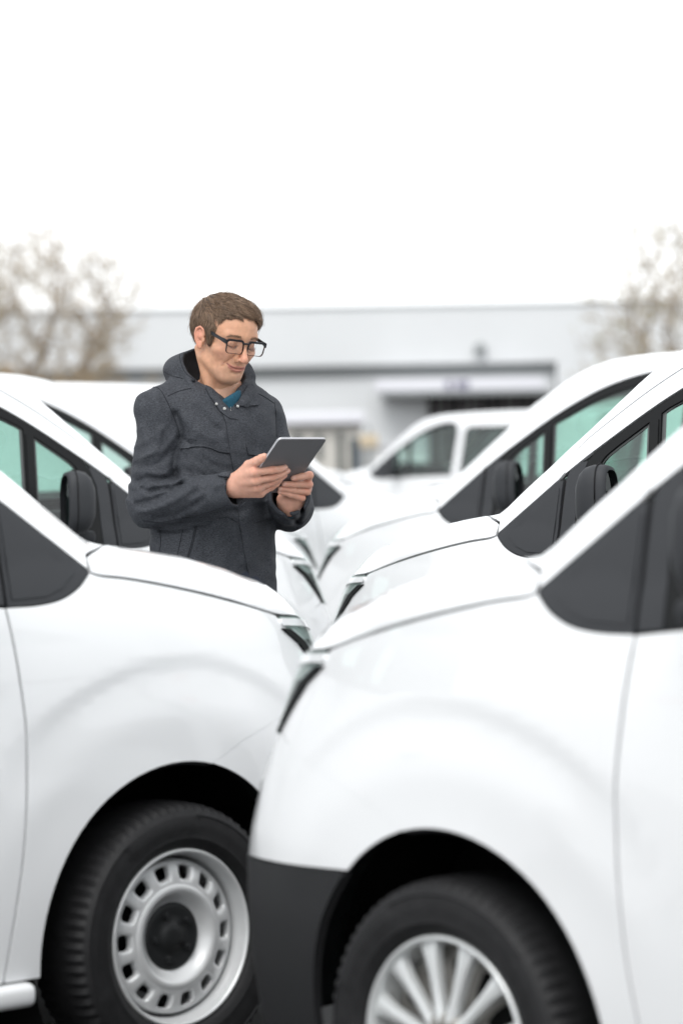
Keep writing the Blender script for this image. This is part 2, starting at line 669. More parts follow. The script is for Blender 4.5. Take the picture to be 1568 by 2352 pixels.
    ins = [(-.28, 1.176), (-.32, 1.143), (-.37, 1.126), (-.468, 1.122), (-.458, 1.317)]
    cen = np.mean(ins, axis=0)
    pp = panel('trim_inset', ins, map_side, M['trim'], root, .03, off=.0025, skirt=.003, flange=0)
    for i in (0, 1): pp[i].parent = tp[i]
    qg = smooth_line([(-.64, 1.148), (-.60, 1.25), (-.588, 1.345), (-.61, 1.405), (-.66, 1.445)], 4) + [(-.765, 1.512), (-.825, 1.152)]
    dg = [(-.805, 1.537)] + smooth_line([(-.83, 1.553), (-1.06, 1.650), (-1.30, 1.704), (-1.44, 1.712)], 4) + [(-1.49, 1.64), (-1.50, 1.17), (-.868, 1.153)]
    if kind == 'panel':
        fr_ = [(-.490, 1.112), (-.60, 1.120), (-.9, 1.130), (-1.56, 1.142), (-1.56, 1.756)] + [p for p in tt if -1.55 < p[0] < -.478][::-1] + [(-.478, 1.348)]
    else:
        fr_ = [(-.490, 1.112), (-.60, 1.120), (-.9, 1.130), (-1.51, 1.140), (-1.505, 1.63), (-1.47, 1.715), (-1.40, 1.740)] + [p for p in tt if -1.32 < p[0] < -.478][::-1] + [(-.478, 1.348)]
    sail_x = [(-.548, 1.116), (-.535, 1.25), (-.53, 1.33), (-.55, 1.398)]
    sail = [(-.490, 1.112), (-.516, 1.114)] + sail_x + [p for p in tt if -.545 < p[0] < -.478][::-1] + [(-.478, 1.348)]
    panel('door_sail', sail, map_side, M['trim'], root, .03, off=-.001, skirt=.008)
    fr_ = [(x - .004, z) for x, z in sail_x[::-1]] + [p for p in fr_ if p[0] < -.56]
    wf = panel('window_frame', fr_, map_side, M['frame'], root, .035, off=-.001, skirt=.01, holes=[qg, dg])
    dv = panel('window_divider', [(-.772, 1.500), (-.800, 1.518), (-.862, 1.153), (-.832, 1.152)], map_side, M['frame'], root, .03, off=.002, skirt=.012, flange=0)
    for i in (0, 1): dv[i].parent = wf[i]
    panel('quarter_window', qg, map_side, M['glass'], root, .04, off=-.010, skirt=0)
    panel('door_window', dg, map_side, M['glass'], root, .05, off=-.010, skirt=0)
    # rubber strip along the window opening (dark grey ceramic border)
    for g_ in (qg, dg):
        c_ = np.mean(np.array(g_), axis=0)
        inner = [tuple(np.array(p) + (c_ - np.array(p)) * (.075 if g_ is qg else .04)) for p in g_]
        bs = panel('window_border', g_, map_side, M['framegrey'], root, .03, off=-.0085, skirt=0, holes=[inner])
        for i in (0, 1): bs[i].parent = wf[i]
    # --- door
    df = [(x - GAP, z) for x, z in door_front]
    dbx = -1.56
    door = df[::-1] + [(-.60, 1.116), (-.9, 1.126), (dbx, 1.138), (dbx + .004, .9), (dbx + .01, .5), (dbx + .03, .27)]
    drs = panel('front_door', door, map_side, pm, root, .04)
    for o, s in zip(drs, (1, -1)):
        bm = bmesh.new()
        box_bm(bm, (-1.36, s * .925, 1.0), (.19, .028, .032))
        bm_obj('door_handle', bm, M['trim'], o, smooth=True, bevel=.012)
    # --- body side behind the door and over the windows, up to the roof joint
    joint = smooth_line([(-.468, 1.363), (-.474, 1.402), (-.505, 1.447), (-.60, 1.512), (-.75, 1.606), (-.90, 1.686), (-1.06, 1.752),
                         (-1.31, 1.806), (-1.7, 1.824), (-2.4, 1.824), (-3.2, 1.800), (-3.455, 1.765)], 5)
    over = [(x, z + GAP * .4) for x, z in trim_top if x <= -.466 and x > -1.55]
    if kind == 'panel':
        back = [(-1.568, 1.760), (-1.568, 1.0), (-1.556, .5), (-1.536, .27)]
    else:
        over = [(x, z + GAP * .4) for x, z in trim_top if x <= -.466 and x > -1.32]
        back = [(-1.40, 1.745), (-1.472, 1.720), (-1.509, 1.63), (-1.514, 1.142), (-1.568, 1.138), (-1.568, 1.0), (-1.556, .5), (-1.536, .27)]
    aa = arc(rear_arch_x, WZ, ARCH, a0, 180 - a0, 26)
    side_poly = joint[::-1] + over + back + aa + [(-3.44, .30), (-3.455, .6), (-3.46, 1.2)]
    hole = []
    if kind != 'panel':
        rw = [(-1.62, 1.155), (-1.60, 1.64), (-1.66, 1.69), (-2.42, 1.69), (-2.50, 1.62), (-2.52, 1.165)]
        hole = [rw]
    panel('side_panel', side_poly, map_side, pm, root, .045, holes=hole)
    if hole:
        panel('rear_window', rw, map_side, M['glass'], root, .08, off=-.008, skirt=0)
        inner = [(x + (-2.06 - x) * .05, z + (1.42 - z) * .07) for x, z in rw]
        panel('window_border', rw, map_side, M['rubber'], root, .05, off=-.006, skirt=0, holes=[inner])
    # --- roof with the windscreen pillars
    jt = s2t([(x, z + .0055) for x, z in joint])
    tipgap = [(-.225, .842), (-.168, .810), (-.105, .760), (-.062, .700)]
    low_edge = s2t([(x, z) for x, z in trim_top if x > -.455])      # pillar foot along the trim
    outer = [(-3.462, 0)] + [(x, y) for x, y in jt[::-1]] + low_edge[::-1] + tipgap
    ws_base = smooth_line([(.035, 0), (.02, .25), (-.035, .50), (-.10, .66)], 5)
    ped = np.array([p for p in jt if p[0] < -.47])
    def y_edge(x):
        if x > -.55: return np.interp(-x, [.10, .25, .55], [.66, .715, .70])
        return np.interp(-x, -ped[:, 0], ped[:, 1]) - .085
    ws_side = [(x, y_edge(x)) for x in (-.16, -.25, -.40, -.55, -.70, -.82)] + [(-.90, y_edge(-.90) - .03)]
    ws_top = smooth_line([(-.90, y_edge(-.90) - .035), (-.87, .40), (-.845, 0)], 5)
    wsh = ws_base + ws_side + ws_top[1:]
    roof_half = outer + ws_base[::-1][:1]
    ring = outer + [(-.075, .675)]
    full = [(-3.462, 0)] + ring[1:] + [(.0, .45), (.055, .2), (.06, 0), (.055, -.2), (.0, -.45)] + [(x, -y) for x, y in ring[1:][::-1]]
    ws_full = wsh + [(x, -y) for x, y in wsh[1:-1][::-1]]
    panel('roof', full, map_top, pm, root, .035, mirror=False, holes=[ws_full], skirt=.01)
    panel('windscreen', ws_full, map_top, M['windshield'], root, .06, mirror=False, off=-.004, skirt=0)
    # plastic cowl at the foot of the windscreen, covering the joint
    cw = [(x - .004, y) for x, y in smooth_line([(.06, 0), (.045, .25), (.0, .47), (-.045, .60)], 4)]
    cw2 = [(x - .05, y * .97) for x, y in cw]
    panel('cowl', cw + cw2[::-1] + [(x, -y) for x, y in cw2[1:]] + [(x, -y) for x, y in cw[1:][::-1]], map_top, M['trim'], root, .04, mirror=False, off=-.004)
    # --- sill, rear bumper, doors at the back
    for s in (1, -1):
        bm = bmesh.new()
        box_bm(bm, (-1.385, s * .872, .238), (1.90, .080, .056))
        bm_obj('sill', bm, pm, root, smooth=True, bevel=.02, seg=3)
        bm = bmesh.new()
        box_bm(bm, (-.62, s * .80, .165), (.09, .05, .07))
        box_bm(bm, (-2.1, s * .80, .165), (.09, .05, .07))
        bm_obj('jack_point', bm, M['lampgrey'], root, bevel=.008)
    for s in (1, -1):
        panel('rear_door', [(s * .006, .50), (s * .80, .50), (s * .80, 1.05), (s * .68, 1.735), (s * .006, 1.755)], map_tail, pm, root, .06, mirror=False,
              holes=[[(s * .10, 1.15), (s * .68, 1.15), (s * .62, 1.55), (s * .10, 1.57)]] if kind != 'panel' else ())
        panel('tail_lamp', [(s * .81, .75), (s * .865, .75), (s * .86, 1.25), (s * .80, 1.25)], map_tail, M['red'], root, .05, mirror=False, off=.004)
        if kind != 'panel':
            panel('rear_window', [(s * .10, 1.15), (s * .68, 1.15), (s * .62, 1.55), (s * .10, 1.57)], map_tail, M['glass'], root, .08, mirror=False, off=-.006, skirt=0)
    bm = bmesh.new()
    box_bm(bm, (-3.43, 0, .40), (.16, 1.66, .18))
    bm_obj('rear_bumper', bm, M['clad'], root, smooth=True, bevel=.04, seg=3)
    # --- underbody, arch liners, inner dark shell behind the joints
    bm = bmesh.new()
    box_bm(bm, (-1.39, 0, .30), (1.90, 1.56, .14))
    box_bm(bm, (.0, 0, .34), (.88, .98, .16))
    box_bm(bm, (-2.9, 0, .34), (1.0, .98, .16))
    bm_obj('underbody', bm, M['void'], root)
    for xc in (0, rear_arch_x):
        for s in (1, -1):
            V, Fc = [], []
            aa = np.linspace(-25, 205, 25)
            for y, r in ((.885, ARCH + .012), (.80, ARCH + .03), (.50, ARCH + .03)):
                for a in aa:
                    V.append((xc + r * math.cos(R(a)), s * (y - (.0 if abs(a - 90) < 60 else .01)) - s * ((.02 + .08 * (90 - a) / 60 if xc == 0 and 30 < a < 90 else .10 if xc == 0 and a <= 30 else 0) if y > .6 else 0), WZ + r * math.sin(R(a))))
            n = len(aa)
            for k in range(2):
                for i in range(n - 1):
                    Fc.append((k * n + i, k * n + i + 1, (k + 1) * n + i + 1, (k + 1) * n + i))
            V.append((xc, s * .5, WZ))
            for i in range(n - 1):
                Fc.append((2 * n + i, 2 * n + i + 1, len(V) - 1))
            mesh('wheel_arch_liner', V, Fc, M['void'], root, smooth=False)
    # --- cabin
    bm = bmesh.new()
    if kind == 'panel':
        box_bm(bm, (-1.72, 0, .80), (.03, 1.60, .92))
    box_bm(bm, (-1.08, 0, .42), (1.15, 1.64, .06))
    bm_obj('cabin_floor', bm, M['interior'], root)
    for s in (1, -1):
        panel('door_lining', [(-.50, 1.095), (-.55, .40), (-1.5, .40), (-1.53, 1.115)], map_side, M['interior'], root, .15, off=-.07, skirt=0, mirror=False) if s > 0 else None
    V = [(-.18, y, z) for y in (-.78, .78) for z in (.6, 1.085)] + [(-.62, y, z) for y in (-.78, .78) for z in (.6, 1.07)] + [(-.38, y, 1.115) for y in (-.78, .78)]
    bm = bmesh.new()
    box_bm(bm, (-.36, 0, .89), (.42, 1.58, .26))
    bm_obj('dashboard', bm, M['interior'], root, smooth=True, bevel=.05, seg=3)
    for s in (1, -1):
        seat = bpy.data.objects.new('seat', None)
        bm = bmesh.new()
        box_bm(bm, (-1.18, s * .40, .60), (.52, .50, .16))
        bmesh.ops.bevel(bm, geom=list(bm.edges), offset=.05, segments=3, affect='EDGES')
        b2 = bmesh.new()
        box_bm(b2, (-1.50, s * .40, .92), (.14, .48, .56), Matrix.Rotation(R(-14), 3, 'Y'))
        bmesh.ops.bevel(b2, geom=list(b2.edges), offset=.05, segments=3, affect='EDGES')
        st = bm_obj('seat', bm, M['interior'], root, smooth=True)
        bm_obj('backrest', b2, M['interior'], st, smooth=True)
        b3 = bmesh.new()
        box_bm(b3, (-1.60, s * .40, 1.27), (.09, .25, .15))
        bm_obj('headrest', b3, M['interior'], st, smooth=True, bevel=.035)
    tr = [( -.70 + .17 * math.cos(t) * .45, .38 + .17 * math.sin(t), 1.02 + .17 * math.cos(t) * .89) for t in np.linspace(0, 2 * math.pi, 25)]
    tubes('steering_wheel', [(tr, .014), ([(-.70, .38, 1.02), (-.55, .38, .95)], .03)], M['interior'], root, 8)
    # --- mirrors
    for s in (1, -1):
        V, Fc = [], []
        prof = [(0.052, .86), (.047, .96), (.032, 1.0), (.008, 1.0), (-.018, .93), (-.036, .78), (-.050, .50), (-.056, .18)]
        n = 28
        for dx, k in prof:
            for i in range(n):
                a = 2 * math.pi * i / n
                ca, sa = math.cos(a), math.sin(a)
                V.append((-dx, .080 * k * abs(ca) ** .62 * np.sign(ca), .112 * k * abs(sa) ** .70 * np.sign(sa) + .012 * k * ca * s))
        for r_ in range(len(prof) - 1):
            for i in range(n):
                j = (i + 1) % n
                Fc.append((r_ * n + i, r_ * n + j, (r_ + 1) * n + j, (r_ + 1) * n + i))
        Fc.append(tuple((len(prof) - 1) * n + i for i in range(n)))
        mh = mesh('side_mirror', V, Fc, M['trim'], root)
        mh.location = (-.742, s * .995, 1.276)
        mh.rotation_euler = (0, 0, s * R(24))
        g = mesh('mirror_glass', [(-.040, .073 * abs(math.cos(a)) ** .62 * np.sign(math.cos(a)) * .9, .112 * abs(math.sin(a)) ** .7 * np.sign(math.sin(a)) * .82 + .010 * math.cos(a) * s) for a in np.linspace(0, 2 * math.pi, 28, endpoint=False)],
                 [tuple(range(28))], M['mirror'], mh)
        tubes('mirror_seam', [([(-.022, .0815 * abs(math.cos(a)) ** .62 * np.sign(math.cos(a)), .1145 * abs(math.sin(a)) ** .70 * np.sign(math.sin(a)) + .012 * math.cos(a) * s) for a in np.linspace(0, 2 * math.pi, 29)], .0022)], M['rubber'], mh, 5)
        bm = bmesh.new()
        box_bm(bm, (.02, -s * .10, -.12), (.09, .16, .045))
        bm_obj('mirror_arm', bm, M['trim'], mh, smooth=True, bevel=.015)
    # --- wheels
    for xc in (0, rear_arch_x):
        for s in (1, -1):
            w = make_wheel(wheel)
            w.parent = root
            w.location = (xc, s * .885, WZ)
            w.rotation_euler = (0, rng.uniform(0, 6), 0) if s > 0 else (0, rng.uniform(0, 6), math.pi)
    return root


WCACHE = {}


def sector_plate(prof_in, prof_out, nh, hole_r, hole_w, seg_pts=7, rings=4):
    """Ring between radii prof_in=(r,y) and prof_out=(r,y), with nh rounded square holes; returns verts, faces."""
    r0, y0 = prof_in
    r1, y1 = prof_out
    V, Fc = [], []
    rm = hole_r
    for h in range(nh):
        c = 2 * math.pi * h / nh
        ha = math.pi / nh
        # outer loop of the sector, then rounded hole loop, same number of points
        loop = []
        m_ = seg_pts
        for t in np.linspace(-1, 1, m_, endpoint=False): loop.append((r0, t * ha))
        for t in np.linspace(0, 1, m_, endpoint=False): loop.append((r0 + (r1 - r0) * t, ha))
        for t in np.linspace(1, -1, m_, endpoint=False): loop.append((r1, t * ha))
        for t in np.linspace(1, 0, m_, endpoint=False): loop.append((r0 + (r1 - r0) * t, -ha))
        base = len(V)
        L = len(loop)
        for k in range(rings + 2):
            for i, (r_, a_) in enumerate(loop):
                px, pa = (r_ - rm), a_ * rm
                ang = math.atan2(px / (r1 - r0), pa / (2 * ha * rm))
                ca, sa = math.cos(ang), math.sin(ang)
                hx = hole_w[0] * abs(ca) ** .55 * np.sign(ca)
                hz = hole_w[1] * abs(sa) ** .55 * np.sign(sa)
                t = min(k, rings) / rings
                t = t ** .8
                X = pa + (hx - pa) * t
                Z = px + (hz - px) * t
                rr, aa = rm + Z, X / rm + c
                yy = y0 + (y1 - y0) * (rr - r0) / (r1 - r0)
                bulge = .004 * math.sin(math.pi * np.clip((rr - r0) / (r1 - r0), 0, 1))
                yy += bulge - (.004 * t ** 4) - (.016 if k > rings else 0)
                V.append((rr * math.cos(aa), yy, rr * math.sin(aa)))
        for k in range(rings + 1):
            for i in range(L):
                j = (i + 1) % L
                Fc.append((base + k * L + i, base + k * L + j, base + (k + 1) * L + j, base + (k + 1) * L + i))
    return V, Fc


def make_wheel(kind):
    w = bpy.data.objects.new('wheel', None)
    w.empty_display_size = .1
    link(w)
    if kind in WCACHE:
        for nm, me, lo_ in WCACHE[kind]:
            link(bpy.data.objects.new(nm, me), w).location = lo_
        return w
    got = []
    # tyre: y outwards; tread blocks cut into the shoulders
    prof = [(.205, -.17), (.226, -.185), (.262, -.197), (.289, -.187), (.307, -.168), (.3135, -.14), (.3155, -.09), (.3155, -.05),
            (.3135, -.012), (.307, .008), (.296, .018), (.287, .0225), (.284, .0205), (.270, .0225), (.255, .0245), (.240, .022), (.233, .0235), (.222, .018), (.209, .008), (.203, -.004)]
    seg = 144
    n = len(prof)
    V, Fc = [], []
    for i in range(seg):
        a = 2 * math.pi * i / seg
        for k, (r, y) in enumerate(prof):
            cut = .0062 if (i % 2 and 3 < k < 11 and k not in (6, 7)) else 0
            if k in (6, 7) and i % 2: cut = .0035
            pat = .0035 if (12 <= k <= 14 and (0 < a % (2 * math.pi / 3) < .8)) else 0
            V.append(((r - cut) * math.cos(a), y + pat - cut * (.4 if k in (8, 9, 10) else 0), (r - cut) * math.sin(a)))
    for i in range(seg):
        j = (i + 1) % seg
        for k in range(n - 1):
            Fc.append((i * n + k, j * n + k, j * n + k + 1, i * n + k + 1))
    got.append(mesh('tyre', V, Fc, M['tyre'], w))
    got[-1].data.set_sharp_from_angle(angle=R(35))
    if kind == 'steel':
        rim = [(.2075, -.005), (.2085, .006), (.205, .0115), (.2005, .0105), (.198, .004), (.1965, -.008), (.193, -.016), (.1905, -.024), (.189, -.05), (.184, -.075), (.178, -.15), (.20, -.165)]
        got.append(lathe('rim', rim, M['steel'], w, 96))
        # disc with ventilation holes
        V, Fc = sector_plate((.124, -.010), (.179, -.026), 14, .1515, (.0195, .0165))
        nv = len(V)
        d2 = [(.184, -.060), (.183, -.045), (.1815, -.033), (.179, -.026)]
        d1 = [(.124, -.010), (.119, -.0065), (.113, -.005), (.107, -.007), (.100, -.014), (.092, -.023), (.084, -.030), (.078, -.033), (.058, -.036)]
        for prof2 in (d2, d1):
            m_, b_ = len(prof2), len(V)
            for i in range(96):
                a = 2 * math.pi * i / 96
                for r, y in prof2:
                    V.append((r * math.cos(a), y, r * math.sin(a)))
            for i in range(96):
                j = (i + 1) % 96
                for k in range(m_ - 1):
                    Fc.append((b_ + i * m_ + k, b_ + j * m_ + k, b_ + j * m_ + k + 1, b_ + i * m_ + k + 1))
        got.append(mesh('wheel_disc', V, Fc, M['steel'], w))
        V, Fc = [], []
        capp = [(.081, -.040), (.079, -.030), (.074, -.027), (.066, -.026), (.056, -.027), (.034, -.029), (.030, -.022), (.012, -.021), (.0005, -.021)]
        m_ = len(capp)
        for i in range(48):
            a = 2 * math.pi * i / 48
            for r, y in capp: V.append((r * math.cos(a), y, r * math.sin(a)))
        for i in range(48):
            j = (i + 1) % 48
            for k in range(m_ - 1): Fc.append((i * m_ + k, j * m_ + k, j * m_ + k + 1, i * m_ + k + 1))
        got.append(mesh('hub_cap', V, Fc, M['cap'], w))
        bolt = None
        for k in range(5):
            a = 2 * math.pi * k / 5 + .3
            if bolt is None:
                bm = bmesh.new()
                bmesh.ops.create_cone(bm, cap_ends=True, segments=6, radius1=.0105, radius2=.008, depth=.018, matrix=Matrix.Rotation(-math.pi / 2, 4, 'X'))
                ob = bm_obj('wheel_bolt', bm, M['cap'], w)
                bolt = ob.data
            else:
                ob = link(bpy.data.objects.new('wheel_bolt', bolt), w)
            ob.location = (.054 * math.cos(a), -.022, .054 * math.sin(a))
            got.append(ob)
    else:
        rim = [(.2075, -.005), (.2085, .007), (.205, .0125), (.200, .012), (.1965, .006), (.194, -.004), (.189, -.02), (.183, -.05), (.178, -.075), (.178, -.15), (.20, -.165)]
        got.append(lathe('rim', rim, M['alloy'], w, 96))
        V, Fc = [], []
        ns = 12
        for k in range(ns):
            a = 2 * math.pi * k / ns
            st = [(.045, .0150, .010), (.075, .0130, .006), (.11, .0135, .004), (.15, .0165, .003), (.180, .0225, .001), (.1955, .030, -.001)]
            b_ = len(V)
            for r, hw, y in st:
                for (e, dy) in ((-1, -.016), (-.80, .0), (-.25, .0025), (.25, .0025), (.80, .0), (1, -.016)):
                    X, Z = r, e * hw * .92
                    V.append((X * math.cos(a) - Z * math.sin(a), y + dy, X * math.sin(a) + Z * math.cos(a)))
            for i in range(len(st) - 1):
                for j in range(5):
                    Fc.append((b_ + i * 6 + j, b_ + i * 6 + j + 1, b_ + (i + 1) * 6 + j + 1, b_ + (i + 1) * 6 + j))
        sp = mesh('spokes', V, Fc, M['alloy'], w)
        sp.data.set_sharp_from_angle(angle=R(30))
        got.append(sp)
        got.append(lathe('hub_cap', [(.064, -.02), (.062, .004), (.056, .010), (.045, .0125), (.030, .013), (.029, .010), (.0005, .0105)], M['alloy_dark'], w, 48))
        got.append(lathe('wheel_disc', [(.186, -.055), (.17, -.040), (.12, -.042), (.06, -.034), (.0005, -.03)], M['alloy_dark'], w, 48))
        V, Fc = [], []
        for k in range(ns):
            a = 2 * math.pi * (k + .5) / ns
            b_ = len(V)
            for r, hw in ((.085, .007), (.115, .016), (.15, .019), (.16, .012)):
                for e in (-1, 1):
                    V.append((r * math.cos(a) - e * hw * math.sin(a), -.0375, r * math.sin(a) + e * hw * math.cos(a)))
            for i in range(3):
                Fc.append((b_ + 2 * i, b_ + 2 * i + 1, b_ + 2 * i + 3, b_ + 2 * i + 2))
        got.append(mesh('disc_slots', V, Fc, M['void'], w, smooth=False))
    bd = lathe('brake_disc', [(.14, -.075), (.14, -.06), (.07, -.058), (.06, -.05), (.02, -.05)], M['void'], w, 40)
    got.append(bd)
    WCACHE[kind] = [(o.name.split('.')[0], o.data, tuple(o.location)) for o in got]
    return w
# ---------------------------------------------------------------- materials of the yard
M['asphalt'] = mat('asphalt', (.055, .055, .056), .85, noise=(.8, .2), bump=(120, .5, .006))
M['cladding'] = mat('grey_cladding', (.675, .69, .70), .5, noise=(.35, .03))
M['metal_and_shade'] = mat('dark_grey_metal_and_shade', (.26, .275, .278), .6)  # real metal parts, and the painted shade under the upper wall
M['soffit'] = mat('soffit_grey', (.22, .23, .235), .8)
M['signwhite'] = mat('sign_white', (.72, .72, .76), .4)
M['signink'] = mat('sign_violet_grey', (.20, .19, .27), .5)
M['gate'] = mat('gate_brown_black', (.030, .027, .027), .6, noise=(3, .2))
M['gatelight'] = mat('gate_grey', (.10, .095, .095), .6)
M['cream'] = mat('cream_board', (.55, .53, .49), .7, noise=(2, .05))
M['pane'] = mat('dark_pane', (.05, .06, .058), .15, coat=.5)
M['tan'] = mat('tan_sign', (.55, .46, .33), .6)
M['postblue'] = mat('post_slate', (.09, .11, .13), .6)
M['bark'] = mat('bark', (.29, .235, .18), .9, noise=(9, .3), bump=(30, .6, .02))
M['twig'] = mat('twig', (.40, .33, .235), .9)
M['bud'] = mat('brown_buds', (.36, .25, .14), .8)
M['budgreen'] = mat('olive_buds', (.30, .27, .12), .8)
M['wallwhite'] = mat('white_render', (.66, .67, .67), .8, noise=(2, .04))

# ---------------------------------------------------------------- ground
g = mesh('ground', [(-1500, -300, 0), (1500, -300, 0), (1500, 2500, 0), (-1500, 2500, 0)], [(0, 1, 2, 3)], M['asphalt'], smooth=False)
tag(g, kind='structure')

# ---------------------------------------------------------------- warehouse
wh = thing('warehouse', 'long pale grey warehouse with a band of painted shade under its upper wall, behind the vans', 'building', (0, 100, 0))
box('upper_wall', (5, 6.0, 4.93), (90, 12, 1.78), M['cladding'], wh)
box('lower_wall', (-16.7, 6.3, 1.85), (46.6, 11.9, 3.7), M['cladding'], wh)
box('lower_wall', (28.3, 6.0, 2.02), (43.3, 11.996, 4.04), M['cladding'], wh)
box('band', (-16.7, 6.2, 3.87), (46.6, 11.9, .34), M['metal_and_shade'], wh)  # dark box stands in for the shadow below the overhanging upper wall
box('roof_edge', (5, 5.98, 5.85), (90.1, 12.1, .07), M['cladding'], wh)
wl = box('wall_lamp', (4.32, -.12, 4.45), (.34, .22, .30), M['metal_and_shade'], wh, bevel=.03)
box('wall_lamp_arm', (4.32, -.03, 4.62), (.10, .08, .12), M['metal_and_shade'], wl)
gt = bpy.data.objects.new('gate', None)
link(gt, wh)
for i in range(14):
    box('slat', (2.84 + i * .265, .28, 1.5), (.245, .06, 3.0), M['gatelight'] if i in (1, 4, 5, 9) else M['gate'], gt)
box('gate_frame', (4.56, .26, 3.06), (3.8, .10, .12), M['gate'], gt)
cs = thing('canopy_sign', 'long white canopy sign board above the dark warehouse gate', 'sign', (3.64, 99.4, 3.375))
box('board', (0, 0, 0), (5.12, .5, .37), M['signwhite'], cs, bevel=.03)
box('canopy', (.15, .45, -.26), (5.0, 1.7, .12), M['metal_and_shade'], cs)
for x, w in ((-.32, .20), (-.05, .12), (.16, .26)):
    box('sign_mark', (x, -.262, .0), (w, .02, .24), M['signink'], cs)
for x in (-2.3, 2.3):
    box('bracket', (x, .8, -.14), (.08, 1.2, .10), M['metal_and_shade'], cs)

# ---------------------------------------------------------------- gatehouse, posts, low wall
kh = thing('gatehouse', 'small cream gatehouse with a flat roof and tall dark panes, beyond the vans', 'hut', (-.3, 70, 0))
box('wall', (-.12, 1.5, 1.0), (1.75, 2.6, 2.0), M['cream'], kh)
box('roof', (-.05, 1.45, 2.14), (1.75, 3.0, .26), M['signwhite'], kh, bevel=.03)
for x, w, z, h in ((-.62, .16, 1.45, .75), (-.16, .12, 1.55, .55), (.30, .13, 1.30, 1.1), (.55, .10, 1.2, 1.0)):
    f = box('window', (x, .19, z), (w + .05, .04, h + .05), M['cream'], kh)
    box('pane', (x, .165, z), (w, .03, h), M['pane'], f)
def post(name, label, cat, px, Y, h, r, m):
    p = at(px, 1100, Y)
    t = thing(name, label, cat, (p[0], Y, 0))
    bm = bmesh.new()
    bmesh.ops.create_cone(bm, cap_ends=True, segments=16, radius1=r, radius2=r * .92, depth=h, matrix=Matrix.Translation((0, 0, h / 2)))
    bm_obj('pole', bm, m, t, smooth=True)
    bm = bmesh.new()
    bmesh.ops.create_cone(bm, cap_ends=True, segments=16, radius1=r * 1.5, radius2=r * 1.3, depth=.06, matrix=Matrix.Translation((0, 0, .03)))
    bm_obj('foot', bm, m, t, smooth=True)
    return t
post('bollard', 'slate blue post standing beside the cream gatehouse', 'post', 822, 66, 1.68, .075, M['postblue'])
sp_ = post('sign_post', 'grey post carrying a small tan sign, right of the gatehouse', 'post', 848, 64, 1.9, .04, M['metal_and_shade'])
box('sign_plate', (.0, -.05, 1.62), (.36, .03, .26), M['tan'], sp_, bevel=.008)
lw = thing('low_wall', 'low white rendered wall in front of the warehouse gate', 'wall', (1.05, 72, 0))
box('wall_body', (0, 0, .75), (1.5, .3, 1.5), M['wallwhite'], lw)
box('coping', (0, 0, 1.53), (1.6, .4, .06), M['signwhite'], lw)


